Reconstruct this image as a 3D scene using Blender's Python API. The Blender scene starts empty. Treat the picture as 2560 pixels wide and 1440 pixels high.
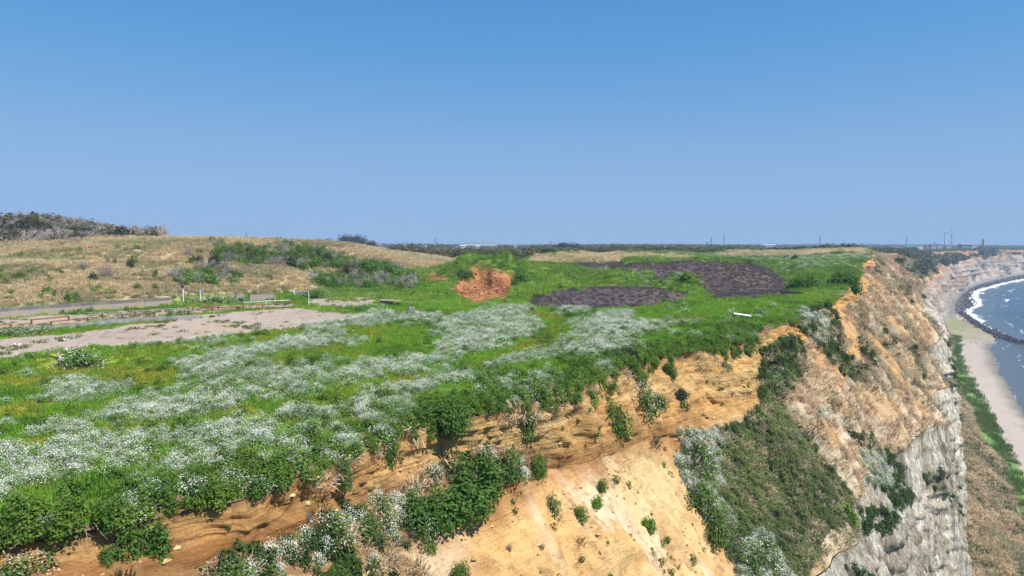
import bpy, math, random, time
import numpy as np
from mathutils import Vector, Matrix, Euler

T0 = time.time()
SC = bpy.context.scene
COL = SC.collection
rng = np.random.default_rng(7)
R = random.Random(11)

# ------------------------------------------------------------------ camera
F = 1800.0                       # focal length in pixels of the 2560 px wide photograph
PITCH = math.atan(103.0 / F)     # horizon 103 px above the middle
CAMZ = 8.0                       # metres above the plateau
cam = bpy.data.cameras.new('camera')
cam.sensor_width = 36.0
cam.lens = F / 2560.0 * 36.0
cam.clip_start = 0.5
cam.clip_end = 60000.0
camo = bpy.data.objects.new('camera', cam)
camo.location = (0, 0, CAMZ)
camo.rotation_euler = (math.pi / 2 - PITCH, 0, 0)
COL.objects.link(camo)
SC.camera = camo

# ------------------------------------------------------------------ sky and sun
SUN_EL = math.radians(56)
SUN_AZ = math.radians(118)       # clockwise from the viewing direction: to the right and behind
w = bpy.data.worlds.new('World')
SC.world = w
w.use_nodes = True
nt = w.node_tree
bg = nt.nodes['Background']
sky = nt.nodes.new('ShaderNodeTexSky')
sky.sky_type = 'NISHITA'
sky.sun_disc = False
sky.sun_elevation = SUN_EL
sky.sun_rotation = SUN_AZ
sky.altitude = 50
sky.air_density = 1.0
sky.dust_density = 0.0
sky.ozone_density = 6.0
gm = nt.nodes.new('ShaderNodeGamma')
gm.inputs['Gamma'].default_value = 0.72
nt.links.new(sky.outputs[0], gm.inputs['Color'])
hs = nt.nodes.new('ShaderNodeHueSaturation'); hs.inputs['Saturation'].default_value = 1.5
nt.links.new(gm.outputs[0], hs.inputs['Color']); tn = nt.nodes.new('ShaderNodeMix'); tn.data_type = 'RGBA'; tn.blend_type = 'MULTIPLY'; tn.inputs[0].default_value = 1; tn.inputs[7].default_value = (0.95, 0.92, 1.08, 1)
nt.links.new(hs.outputs[0], tn.inputs[6]); 
# film-like shoulder: the bright air near the horizon does not run to white
sp = nt.nodes.new('ShaderNodeSeparateColor'); cb = nt.nodes.new('ShaderNodeCombineColor'); nt.links.new(tn.outputs[2], sp.inputs[0])
for i, mx_ in enumerate((1.06, 1.84, 3.05)):
    def mth(op, a, b):
        n = nt.nodes.new('ShaderNodeMath'); n.operation = op
        for k, s_ in enumerate((a, b)):
            if hasattr(s_, 'links'): nt.links.new(s_, n.inputs[k])
            else: n.inputs[k].default_value = s_
        return n.outputs[0]
    den = mth('POWER', mth('ADD', mth('POWER', mth('DIVIDE', sp.outputs[i], mx_), 3.0), 1.0), 1 / 3)
    nt.links.new(mth('DIVIDE', sp.outputs[i], den), cb.inputs[i])
nt.links.new(cb.outputs[0], bg.inputs['Color'])
bg.inputs['Strength'].default_value = 0.15
sl = bpy.data.lights.new('sun', 'SUN')
sl.energy = 3.8
sl.angle = math.radians(0.53)
sl.color = (1.0, 0.955, 0.88)
so = bpy.data.objects.new('sun', sl)
tosun = Vector((math.sin(SUN_AZ) * math.cos(SUN_EL), math.cos(SUN_AZ) * math.cos(SUN_EL), math.sin(SUN_EL)))
so.rotation_euler = (-tosun).to_track_quat('-Z', 'Y').to_euler()
so.location = (60, -40, 120)
COL.objects.link(so)
SC.view_settings.view_transform = 'Standard'
SC.view_settings.look = 'None'
SC.view_settings.exposure = 0.85
SC.view_settings.gamma = 1.0
SC.cycles.max_bounces = 5
SC.cycles.diffuse_bounces = 2
SC.cycles.glossy_bounces = 2
SC.cycles.transmission_bounces = 3
SC.cycles.transparent_max_bounces = 4
SC.cycles.volume_bounces = 0
SC.cycles.caustics_reflective = False
SC.cycles.caustics_refractive = False

# ------------------------------------------------------------------ measuring helpers
CP, SP = math.cos(PITCH), math.sin(PITCH)
def pw(u, v, z):
    """point of the place seen at photo pixel (u, v) on the level z"""
    a, b = (u - 1280.0) / F, (v - 720.0) / F
    dx, dy, dz = a, CP - b * SP, -SP - b * CP
    t = (z - CAMZ) / dz
    return (dx * t, dy * t, z)
def py_(u, v, y):
    """point seen at photo pixel (u, v) at the distance y"""
    a, b = (u - 1280.0) / F, (v - 720.0) / F
    t = y / (CP - b * SP)
    return (a * t, y, CAMZ + (-SP - b * CP) * t)
def proj(x, y, z):
    zz = z - CAMZ
    yc = y * CP - zz * SP
    up = y * SP + zz * CP
    yc = np.where(yc > 0.01, yc, 0.01)
    return 1280 + F * x / yc, 720 - F * up / yc

def lerp(a, b, t): return a + (b - a) * t
def sstep(a, b, x):
    t = np.clip((x - a) / (b - a), 0, 1)
    return t * t * (3 - 2 * t)

# coast frame: s runs along the shore, c towards the sea
DX, DY = 0.547, 0.837
def to_sc(x, y): return x * DX + y * DY, x * DY - y * DX
def to_xy(s, c): return s * DX + c * DY, s * DY - c * DX

# ------------------------------------------------------------------ noise
_perm = np.random.default_rng(3).permutation(256).astype(np.int64)
_perm = np.concatenate([_perm, _perm, _perm])
_gr = np.random.default_rng(4).random(256) * 2 - 1
def vnoise3(x, y, z):
    xi, yi, zi = np.floor(x), np.floor(y), np.floor(z)
    xf, yf, zf = x - xi, y - yi, z - zi
    xi = xi.astype(np.int64) & 255; yi = yi.astype(np.int64) & 255; zi = zi.astype(np.int64) & 255
    xf = xf * xf * xf * (xf * (xf * 6 - 15) + 10); yf = yf * yf * yf * (yf * (yf * 6 - 15) + 10); zf = zf * zf * (3 - 2 * zf)
    def g(a, b, c): return _gr[_perm[_perm[_perm[a] + b] + c]]
    x1, y1, z1 = xi + 1, yi + 1, zi + 1
    r = lerp(lerp(lerp(g(xi, yi, zi), g(x1, yi, zi), xf), lerp(g(xi, y1, zi), g(x1, y1, zi), xf), yf),
             lerp(lerp(g(xi, yi, z1), g(x1, yi, z1), xf), lerp(g(xi, y1, z1), g(x1, y1, z1), xf), yf), zf)
    return r
def vnoise(x, y):
    xi, yi = np.floor(x), np.floor(y)
    xf, yf = x - xi, y - yi
    xi = xi.astype(np.int64) & 255; yi = yi.astype(np.int64) & 255
    xf = xf * xf * xf * (xf * (xf * 6 - 15) + 10); yf = yf * yf * yf * (yf * (yf * 6 - 15) + 10)
    def g(a, b): return _gr[_perm[_perm[a] + b]]
    return lerp(lerp(g(xi, yi), g(xi + 1, yi), xf), lerp(g(xi, yi + 1), g(xi + 1, yi + 1), xf), yf)
def fbm(x, y, o=4, l=2.03, g=0.5):
    a, s, n = 1.0, 0.0, 0.0
    x = np.asarray(x, float); y = np.asarray(y, float)
    for i in range(o):
        s = s + a * vnoise(x + 17.3 * i, y - 9.1 * i); n += a; a *= g; x = x * l; y = y * l
    return s / n * 1.6
def fbm3(x, y, z, o=4, l=2.03, g=0.5):
    a, s, n = 1.0, 0.0, 0.0
    for i in range(o):
        s = s + a * vnoise3(x + 17.3 * i, y - 9.1 * i, z + 4.7 * i); n += a; a *= g; x = x * l; y = y * l; z = z * l
    return s / n * 1.6

def inpoly(u, v, poly):
    p = np.array(poly, float)
    inside = np.zeros(u.shape, bool)
    m = (u >= p[:, 0].min()) & (u <= p[:, 0].max()) & (v >= p[:, 1].min()) & (v <= p[:, 1].max())
    if not m.any(): return inside
    uu, vv = u[m], v[m]
    r = np.zeros(uu.shape, bool)
    j = len(p) - 1
    for i in range(len(p)):
        xi, yi = p[i]; xj, yj = p[j]
        if yi != yj:
            cnd = ((yi > vv) != (yj > vv)) & (uu < (xj - xi) * (vv - yi) / (yj - yi) + xi)
            r ^= cnd
        j = i
    inside[m] = r
    return inside
def inany(u, v, polys):
    r = np.zeros(u.shape, bool)
    for p in polys: r |= inpoly(u, v, p)
    return r

# ------------------------------------------------------------------ lines of the coast (pixel, level) -> (s, c, z)
def line(pix=(), sc=()):
    out = []
    for (u, v, z) in pix:
        x, y, _ = pw(u, v, z); s, c = to_sc(x, y); out.append((s, c, z))
    out += list(sc)
    out.sort()
    return np.array(out)
RIM = line([(0, 1350, 0), (300, 1290, 0), (600, 1225, 0), (830, 1145, 0), (1000, 1060, 0), (1250, 1005, 0), (1500, 935, 0),
            (1640, 885, 0), (1760, 862, 0), (1895, 842, 0), (1965, 800, 0), (2060, 757, 0), (2085, 742, 0.2), (2140, 698, 2.2), (2160, 655, 3.8)],
           [(-400, -30, 0), (-60, -25, 0), (-20, -23.5, 0), (440, -57, 6.6), (500, -60, 5.0), (560, -66, 2.5), (685, -60, 3.5), (820, -66, 1), (1000, -60, 3), (1150, -54, 1),
            (1300, -38, 2), (1600, 0, 2), (1900, 50, 2), (2300, 135, 2), (3200, 420, 2)])
SCF = line([(300, 1440, -1.3), (450, 1420, -1.5), (700, 1335, -1.7), (1000, 1235, -2.7), (1250, 1180, -3.5), (1450, 1150, -4.3), (1700, 1085, -5.2),
            (1895, 1035, -5.8), (1990, 860, -2.6), (2085, 795, -2.2), (2135, 752, -1.2), (2155, 738, -0.5), (2172, 690, 1.0)],
           [(-400, -28, -1.3), (-60, -23.3, -1.3), (-20, -22, -1.3), (440, -54, 4.5), (500, -57, 3), (560, -63, 0.5), (685, -56, 0.5), (820, -62, -3), (1000, -56, -2),
            (1300, -34, -3), (1600, 4, -3), (1900, 54, -3), (2300, 139, -3), (3200, 424, -3)])
GTOP = line([(2085, 1440, -16), (2105, 1310, -16), (2215, 1145, -16), (2285, 1100, -16), (2340, 1015, -16), (2352, 960, -16), (2305, 905, -16), (2335, 838, -16),
             (2292, 778, -16), (2285, 742, -16), (2302, 702, -16)],
            [(-400, -14, -16), (-60, -11, -16), (0, -10, -16), (40, -9.3, -16), (760, -38, -15), (1000, -40, -12), (1150, -34, -11), (1300, -22, -10), (1600, 14, -10), (1900, 64, -10),
             (2300, 148, -10), (3200, 433, -10)])
GFOOT = line((), [(-400, -3, -40), (-60, -1, -40), (60, -2, -40), (124, -1.4, -40), (190, -4.5, -40), (300, -9, -41), (476, -17.5, -43), (600, -24, -44), (685, -27, -45),
                  (850, -29, -46), (1000, -27, -46), (1180, -20, -46), (1300, -10, -46), (1600, 26, -46), (1900, 76, -46), (2300, 161, -46), (3200, 446, -46)])
TFOOT = line((), [(-400, 16, -46), (0, 15, -46), (140, 10, -46), (196, 5.7, -46), (250, -0.6, -46), (314, -8, -46.3), (420, -15.5, -46.8), (520, -18.5, -47.4), (600, -20, -47.6),
                  (700, -23, -48), (850, -26.5, -48), (1000, -24, -48), (1180, -17, -48), (1300, -6, -48), (1600, 31, -48), (1900, 82, -48), (2300, 168, -48), (3200, 452, -48)])
VEDGE = line((), [(-400, 36, -48), (0, 34, -48), (140, 17, -48), (236, 8, -48), (356, -2, -48.2), (440, -8.5, -48.5), (518, -11, -48.8), (600, -9.5, -48.8), (700, -18, -49), (850, -22, -49), (1000, -20, -49),
                  (1180, -12, -49), (1300, -3, -49), (1600, 40, -49), (1900, 92, -49), (2300, 178, -49), (3200, 460, -49)])
WATER = line((), [(-400, 62, -50), (0, 55, -50), (100, 42, -50), (200, 24, -50), (317, 12.5, -50), (400, 8, -50), (495, 5, -50), (540, 9, -50), (590, 4, -50), (650, -4, -50), (731, -13, -50),
                  (800, -12, -50), (868, -6, -50), (960, -12, -50), (1095, -12, -50), (1180, -4, -50), (1273, 6, -50), (1400, 24, -50), (1640, 66, -50), (1900, 118, -50), (2300, 210, -50), (3200, 490, -50)])
def smooth_interp(L, s):
    c = np.interp(s, L[:, 0], L[:, 1]); z = np.interp(s, L[:, 0], L[:, 2])
    return c, z

# ------------------------------------------------------------------ the plateau: level as a function of place
def wob(u, v, a, f, seed=0):
    return u + a * fbm(u / f + seed, v / f * 2.2 + seed * 1.7, 3), v + a * 0.4 * fbm(u / f + 31 + seed, v / f * 2.2 - 12, 3)

def tb(x, xs, ys): return np.interp(x, xs, ys)
def mound(u, y, u0, u1, su, yf, yc, yb, z, top=0.0):
    wu = sstep(u0 - su, u0 + su, u) * (1 - sstep(u1 - su, u1 + su, u))
    wy = sstep(yf, yc, y) * (1 - sstep(yc + (yb - yc) * top, yb, y))
    return z * wu * wy
PIT_U = (1145, 1292)
def height(x, y):
    y = np.maximum(y, 1.0)
    u = 1280 + F * x / y
    z = 0.22 * fbm(x / 14, y / 14, 4) * sstep(18, 40, y) + 0.08 * fbm(x / 2.2, y / 2.2, 2)
    slab = ((u < 900) & (y > 52)).astype(float)
    z += 0.35 * fbm(x / 5.5 + 4, y / 5.5, 3) * sstep(-.1, .3, fbm(x / 20, y / 20 + 9, 2)) * sstep(95, 115, y)
    z = z * (1 - 0.8 * sstep(50, 56, y) * (1 - sstep(640, 900, u)) * (1 - sstep(78, 90, y)))
    # bank in front of the concrete yard at the left
    yb = tb(u, [-900, 0, 160, 330, 600, 700], [42, 51.5, 56.5, 58, 60, 62])
    dip = -0.95 * (1 - sstep(420, 640, u)) * (1 - sstep(yb - 3.6, yb - 0.6, y)) * sstep(24, 40, y)
    z += dip
    # general rise of the land inland on the right half
    z += 3.0 * sstep(130, 270, y) * sstep(1150, 1350, u)
    # dry grass hill
    foot = tb(u, [-900, 0, 430, 760, 900, 1100, 1250], [60, 81.5, 98, 120, 135, 150, 160])
    crest = tb(u, [-900, 0, 500, 850, 1000, 1250], [140, 165, 172, 185, 190, 195])
    vcr = tb(u, [-900, -200, 0, 200, 320, 520, 700, 850, 920, 1000, 1100, 1180, 1260], [612, 614, 613, 600, 597, 598, 603, 612, 624, 643, 662, 676, 690])
    Z = CAMZ - (vcr - 617) * crest / F
    t = np.clip((y - foot) / (crest - foot), 0, 1)
    prof = 0.62 * t + 0.38 * np.sin(t * math.pi / 2)
    terr = tb(u, [450, 620, 820, 930], [0, 1, 1, 0])
    prof = prof * (1 - terr) + terr * (0.22 * sstep(0, .25, t) + 0.78 * sstep(0.32, 1.0, t))
    behind = 1.15 * sstep(foot - 1.2, foot + 0.6, y) * (1 - sstep(700, 770, u))
    hill = behind * (1 - prof) + Z * prof
    back = 1 - sstep(0, 1, (y - crest - 70) / 320)
    hill = np.where(y > crest, Z * back, hill)
    hz = (fbm(x / 16, y / 16, 4) * 0.8 + 0.35 * fbm(x / 4, y / 4, 3)) * sstep(foot, foot + 25, y) * (1 - 0.75 * sstep(crest - 40, crest, y))
    hillw = 1 - sstep(1150, 1280, u)
    z = np.where(y > foot - 1.2, np.maximum(z, (hill + hz * hillw) * 1.0 * hillw + z * (1 - hillw)), z)
    # wooded hill at the far left
    vb = tb(u, [-900, -200, 0, 80, 200, 300, 400, 480], [586, 574, 563, 556, 570, 590, 603, 615])
    Zb = CAMZ - (vb - 617) * 250 / F
    z = np.where((u < 480) & (y > 170), np.maximum(z, Zb * sstep(172, 250, y) * (1 - sstep(300, 520, y))), z)
    # green mound with the red pit
    m1 = mound(u, y, 1120, 1420, 45, 112, 152, 215, 4.0, 0.05)
    pitw = sstep(PIT_U[0] - 14, PIT_U[0] + 10, u) * (1 - sstep(PIT_U[1] - 16, PIT_U[1] + 10, u))
    m1p = mound(u, y, 1120, 1420, 45, 136, 146, 215, 4.0, 0.05) - 0.3 * (1 - sstep(128, 140, y)) * sstep(108, 114, y)
    m1p += pitw * sstep(116, 134, y) * (0.9 + 1.5 * fbm(x / 3, y / 5, 4))
    z += m1 * (1 - pitw) + np.maximum(m1p, -0.4) * pitw
    z += mound(u, y, 1000, 1130, 50, 112, 128, 160, 1.5)
    # dark spoil heaps
    z += mound(u, y, 1345, 1710, 30, 97, 104, 113, 1.9, 0.2)
    fl = 1 - np.clip((u - 1840) / 145.0, 0, 1)
    m4 = sstep(1420, 1600, u) * fl ** 0.8 * sstep(120, 147, y) * (1 - 0.9 * sstep(152, 182, y)) * 5.0
    rr = (fbm(x / 5, y / 5, 4)) * 0.35
    z += m4 + rr * sstep(0.4, 1.5, m4) - 2.2 * sstep(180, 260, y) * (m4 > 0) * 0
    # right hand bank
    z += 3.3 * sstep(119, 148, y) * sstep(1960, 2030, u) * (1 - sstep(150, 260, y) * 0.85)
    # dry hummocks
    z += mound(u, y, 1340, 1740, 60, 235, 290, 380, 1.9) * (0.8 + 0.5 * fbm(x / 14, y / 30, 2))
    z += mound(u, y, 1800, 2150, 40, 300, 380, 460, 1.9)
    z += mound(u, y, 2130, 2215, 25, 330, 400, 470, 1.6)
    # farther country
    far = sstep(380, 700, y)
    z = z * (1 - far) + far * (0.0 + 2.0 * fbm(x / 160, y / 160, 3))
    ridge = 8.5 * sstep(1200, 2200, y) * (0.55 + 0.45 * fbm(x / 500, y / 700, 3)) * (1 - 0.6 * sstep(4000, 7000, y))
    ridge *= tb(u, [600, 1400, 2300, 2420, 2560], [1, 1, 1.1, 0.9, 0.5])
    z += ridge
    return z

# ------------------------------------------------------------------ mesh helpers
def grid_mesh(name, P, attrs, mat, mask=None):
    """P: (n, m, 3) grid of points; attrs: name -> (n, m, 4) colours"""
    n, m = P.shape[:2]
    idx = np.arange(n * m).reshape(n, m)
    q = np.stack([idx[:-1, :-1], idx[:-1, 1:], idx[1:, 1:], idx[1:, :-1]], -1).reshape(-1, 4)
    if mask is not None: q = q[mask.reshape(-1)]
    me = bpy.data.meshes.new(name)
    me.vertices.add(n * m)
    me.vertices.foreach_set('co', P.reshape(-1).astype(np.float32))
    me.loops.add(len(q) * 4)
    me.loops.foreach_set('vertex_index', q.reshape(-1).astype(np.int32))
    me.polygons.add(len(q))
    me.polygons.foreach_set('loop_start', (np.arange(len(q)) * 4).astype(np.int32))
    me.polygons.foreach_set('use_smooth', np.ones(len(q), bool))
    for k, A in attrs.items():
        at = me.attributes.new(k, 'FLOAT_COLOR', 'POINT')
        at.data.foreach_set('color', A.reshape(-1).astype(np.float32))
    me.update(); me.validate()
    me.materials.append(mat)
    o = bpy.data.objects.new(name, me)
    COL.objects.link(o)
    return o
def struct(o): o['kind'] = 'structure'; return o
def stuff(o): o['kind'] = 'stuff'; return o

# ------------------------------------------------------------------ materials
def nmat(name):
    m = bpy.data.materials.new(name); m.use_nodes = True
    nt = m.node_tree
    return m, nt, nt.nodes['Principled BSDF']
def N(nt, t, **kw):
    n = nt.nodes.new(t)
    for k, v in kw.items():
        if k in n.inputs: n.inputs[k].default_value = v
        else: setattr(n, k, v)
    return n
def L(nt, a, b): nt.links.new(a, b)
def mixc(nt, f, a, b, bt='MIX'):
    n = nt.nodes.new('ShaderNodeMix'); n.data_type = 'RGBA'; n.blend_type = bt
    for s, i in ((f, 0), (a, 6), (b, 7)):
        if hasattr(s, 'links'): nt.links.new(s, n.inputs[i])
        elif i == 0: n.inputs[0].default_value = s
        else: n.inputs[i].default_value = (*s, 1) if len(s) == 3 else s
    return n.outputs[2]
def mrange(nt, x, a, b, c, d):
    n = nt.nodes.new('ShaderNodeMapRange')
    nt.links.new(x, n.inputs[0])
    for i, k in enumerate((a, b, c, d)): n.inputs[i + 1].default_value = k
    return n.outputs[0]
def math_(nt, op, a, b=None):
    n = nt.nodes.new('ShaderNodeMath'); n.operation = op
    for i, s in enumerate((a, b)):
        if s is None: continue
        if hasattr(s, 'links'): nt.links.new(s, n.inputs[i])
        else: n.inputs[i].default_value = s
    return n.outputs[0]

def terrain_material():
    """base colour from the survey of the ground; strata, grain and bump procedural.
    attribute prm: r = strata amount, g = grain amount, b = vertical ribs"""
    m, nt, bs = nmat('terrain_earth')
    col = N(nt, 'ShaderNodeAttribute', attribute_name='Col')
    prm = N(nt, 'ShaderNodeAttribute', attribute_name='prm')
    sep = N(nt, 'ShaderNodeSeparateColor'); L(nt, prm.outputs['Color'], sep.inputs[0])
    geo = N(nt, 'ShaderNodeNewGeometry')
    def scaled(v):
        mp = N(nt, 'ShaderNodeMapping'); L(nt, geo.outputs['Position'], mp.inputs[0]); mp.inputs['Scale'].default_value = v; return mp.outputs[0]
    def noise(vec, sc, det=5, dist=0.0, rough=0.6):
        n = N(nt, 'ShaderNodeTexNoise'); n.inputs['Scale'].default_value = sc; n.inputs['Detail'].default_value = det
        n.inputs['Distortion'].default_value = dist; n.inputs['Roughness'].default_value = rough
        L(nt, vec, n.inputs['Vector']); return n.outputs['Fac']
    # strata: thin nearly level bands, bent a little
    st1 = noise(scaled((0.16, 0.16, 3.4)), 1.9, 10, 0.55, 0.72)
    st2 = noise(scaled((0.8, 0.8, 9.0)), 1.8, 6, 0.4, 0.75)
    stf = mrange(nt, math_(nt, 'ADD', math_(nt, 'MULTIPLY', st1, 0.65), math_(nt, 'MULTIPLY', st2, 0.35)), 0.36, 0.62, 0.0, 1.0)
    warm = mixc(nt, stf, (0.74, 0.58, 0.42), (1.18, 1.15, 1.08))
    c1 = mixc(nt, sep.outputs[0], col.outputs['Color'], mixc(nt, 1.0, col.outputs['Color'], warm, 'MULTIPLY'))
    # ribs of the mudstone, running down
    rb1 = noise(scaled((1.0, 1.0, 0.035)), 1.7, 7, 0.15, 0.68)
    rbf = mrange(nt, rb1, 0.38, 0.60, 0.0, 1.0)
    ribs = mixc(nt, rbf, (0.52, 0.49, 0.44), (1.32, 1.31, 1.28))
    c2 = mixc(nt, sep.outputs[2], c1, mixc(nt, 1.0, c1, ribs, 'MULTIPLY'))
    # grain
    g1 = noise(scaled((1, 1, 1)), 1.1, 6, 0.0, 0.65)
    g2 = noise(scaled((1, 1, 1)), 9.0, 4, 0.0, 0.7)
    gr = mrange(nt, math_(nt, 'ADD', math_(nt, 'MULTIPLY', g1, 0.5), math_(nt, 'MULTIPLY', g2, 0.5)), 0.36, 0.64, 0.62, 1.25)
    grc = nt.nodes.new('ShaderNodeCombineColor')
    for i in range(3): L(nt, gr, grc.inputs[i])
    c3 = mixc(nt, sep.outputs[1], c2, mixc(nt, 1.0, c2, grc.outputs[0], 'MULTIPLY'))
    L(nt, c3, bs.inputs['Base Color'])
    bs.inputs['Roughness'].default_value = 0.95
    bs.inputs['Specular IOR Level'].default_value = 0.15
    h = math_(nt, 'ADD', math_(nt, 'MULTIPLY', math_(nt, 'MULTIPLY', stf, sep.outputs[0]), 0.13),
              math_(nt, 'ADD', math_(nt, 'MULTIPLY', math_(nt, 'MULTIPLY', rb1, sep.outputs[2]), 2.2),
                    math_(nt, 'MULTIPLY', math_(nt, 'ADD', g1, math_(nt, 'MULTIPLY', g2, 0.25)), math_(nt, 'MULTIPLY', sep.outputs[1], 0.28))))
    bp = N(nt, 'ShaderNodeBump'); bp.inputs['Strength'].default_value = 0.9; bp.inputs['Distance'].default_value = 1.0
    L(nt, h, bp.inputs['Height']); L(nt, bp.outputs[0], bs.inputs['Normal'])
    return m
M_TER = terrain_material()

# ------------------------------------------------------------------ survey polygons (pixels of the photograph)
WHITE = [
 [(-900,1130),(0,1122),(150,1105),(250,1105),(430,1075),(560,1060),(640,1050),(760,1020),(850,1015),(960,1000),(1000,985),(1020,1030),(960,1062),(830,1062),(810,1120),(640,1150),(560,1185),(300,1180),(150,1205),(0,1265),(-900,1420)],
 [(860,1000),(1000,960),(1080,948),(1165,935),(1180,960),(1060,985),(1000,1030),(880,1025)],
 [(100,1085),(250,1030),(420,985),(560,960),(640,920),(800,905),(860,908),(1000,905),(1080,895),(1110,870),(1120,845),(1085,820),(1180,805),(1290,790),(1345,800),(1350,820),(1240,870),(1160,895),(1060,930),(900,960),(780,990),(640,1010),(480,1060),(330,1090),(150,1110)],
 [(430,905),(520,880),(640,872),(720,850),(800,832),(890,838),(905,858),(860,876),(740,874),(640,905),(560,930),(500,960),(460,930)],
 [(300,868),(420,855),(480,838),(570,838),(575,862),(520,880),(480,862),(380,872),(310,866)],
 [(700,835),(730,815),(820,800),(900,795),(950,783),(1100,797),(1180,790),(1290,768),(1345,772),(1330,790),(1200,806),(1090,812),(960,815),(880,815),(800,832)],
 [(70,935),(180,950),(215,970),(130,972),(70,960)],
 [(100,975),(300,958),(330,982),(200,1010),(110,1020)],
 [(540,800+150),(600,945),(620,960),(560,972)],
 [(1180,922),(1290,895),(1390,872),(1440,848),(1460,830),(1435,815),(1480,795),(1560,785),(1620,800),(1740,803),(1700,815),(1640,830),(1570,850),(1592,872),(1560,892),(1500,885),(1400,897),(1290,914),(1180,930)],
 [(1375,795),(1400,775),(1475,773),(1460,786),(1410,790)],
]
YELLOW = [
 [(-900,1000),(0,942),(100,938),(300,910),(400,903),(450,935),(440,962),(300,965),(180,945),(90,975),(0,972),(-900,1030)],
 [(-300,1030),(0,1012),(150,1008),(120,1022),(0,1037)],
 [(0,1118),(160,1090),(300,1075),(430,1048),(560,1025),(640,1010),(660,1040),(500,1068),(300,1098),(100,1120)],
 [(640,1045),(760,1000),(860,985),(905,972),(860,1000),(740,1032),(640,1062)],
 [(720,880),(860,868),(860,888),(780,908),(690,920),(680,900)],
 [(870,835),(985,822),(965,842),(860,848)],
 [(1165,915),(1280,870),(1380,820),(1430,800),(1420,782),(1330,775),(1330,790),(1370,797),(1432,830),(1380,860),(1280,893),(1200,920)],
 [(1010,945),(1100,930),(1060,948),(960,965)],
 [(640,820),(700,830),(690,848),(640,845)],
 [(1600,795),(1780,790),(1760,800),(1640,805)],
 [(80,880),(260,900),(400,880),(300,905),(100,935)],
]
SLAB = [
 [(-1400,975),(-900,965),(0,899),(160,874),(330,868),(520,850),(640,832),(800,812),(880,802),(928,790),(850,782),(720,770),(640,775),(430,800),(200,832),(0,850),(-900,905),(-1400,925)],
 [(-900,860),(0,800),(430,769),(600,764),(735,760),(740,768),(600,776),(430,790),(200,812),(0,828),(-900,895)],
 [(770,752),(800,746),(935,757),(970,766),(860,770),(760,762)],
 [(1015,758),(1035,754),(1056,755),(1050,760),(1018,762)],
 [(870,740),(930,748),(960,757),(900,756)],
]
RED = [[(1062,706),(1075,688),(1120,686),(1125,705)], [(1140,690),(1170,672),(1230,668),(1292,690),(1290,735),(1262,748),(1215,762),(1172,757),(1140,738)]]
DARK = [[(1322,764),(1345,735),(1420,722),(1560,716),(1640,718),(1720,732),(1735,742),(1690,752),(1640,770),(1480,775),(1340,768)],
        [(1640,660),(1700,652),(1860,655),(1920,668),(1960,700),(1985,738),(1900,745),(1820,748),(1780,755),(1760,715),(1740,690),(1700,688),(1640,700)],
        [(1440,655),(1640,655),(1640,680),(1500,672),(1440,668)]]
DRYB = [[(1320,660),(1340,640),(1480,632),(1700,640),(1750,648),(1700,654),(1500,658)], [(1790,640),(1820,630),(2000,630),(2160,622),(2170,640),(2000,640),(1850,643)],
        [(1560,648),(1740,646),(1700,655)]]
# ------------------------------------------------------------------ plateau sheet
def nonuniform(a, b, step):
    out = [a]
    while out[-1] < b: out.append(out[-1] + step(out[-1]))
    return np.array(out)
ks = nonuniform(-1.55, 0.745, lambda k: 0.0026 if -0.74 < k < 0.74 else 0.012)
rx, ry = to_xy(RIM[:, 0], RIM[:, 1])
ok = (ry > 3)
# rim sampled finely with its own little wiggle, shared with the cliff
def rim_wig(s):
    a = np.interp(s, [0, 60, 120, 400, 1000], [0.45, 0.6, 1.6, 4, 9])
    return a * (fbm(s / np.interp(s, [0, 100, 500, 1000], [4, 7, 26, 60]), s * 0 + 3.3, 3))
def rim_c(s):
    c, z = smooth_interp(RIM, s)
    notch = -3.2 * np.exp(-((s - 70.5) / 3.0) ** 2)
    return c + rim_wig(s) + notch, z
ss = np.concatenate([np.arange(-30, 130, 0.1), np.arange(130, 3200, 1.0)])
rc_, rz_ = rim_c(ss)
rx, ry = to_xy(ss, rc_)
m = (ry > 2)
kk = rx[m] / ry[m]
kk = np.maximum.accumulate(kk)
rim_y = np.interp(ks, kk, ry[m])
rim_y[ks > kk[-1]] = ry[m][-1]
# rows: relative 0..1 from the rim outwards
rows = [0.0]
def ygeo(y0, y1=9000):
    out = [y0]
    while out[-1] < y1:
        y = out[-1]; out.append(y + min(max(y * y / 4600, 0.08), 0.0145 * y))
    return np.array(out)
master = ygeo(11.0)
nr = len(master)
Y = np.maximum(master[:, None], rim_y[None, :])
# collapse rows below the rim by dropping them: mark valid
valid = master[:, None] > rim_y[None, :] - 1e-6
# keep one row at the rim exactly
first = np.argmax(valid, 0)
for j in range(len(ks)):
    if first[j] > 0: Y[first[j] - 1, j] = rim_y[j]
X = ks[None, :] * Y
Z = height(X, Y)
S_, C_ = to_sc(X, Y)
rcc, rzz = rim_c(S_)
inland = rcc - C_
# meet the rim level and round the lip off
wr = 1 - sstep(0, np.interp(S_, [0, 100, 200, 440], [5, 14, 30, 60]), inland)
Z = Z * (1 - wr) + (rzz + 0.1 * fbm(X, Y, 2)) * wr - 0.35 * np.exp(-np.maximum(inland, 0) / 0.7) * (S_ < 300)
P_PL = np.stack([X, Y, Z], -1)
U, V = proj(X, Y, Z)
quadmask = (np.arange(nr - 1)[:, None] >= np.maximum(first - 1, 0)[None, :-1]) & (np.arange(nr - 1)[:, None] >= np.maximum(first - 1, 0)[None, 1:])

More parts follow.
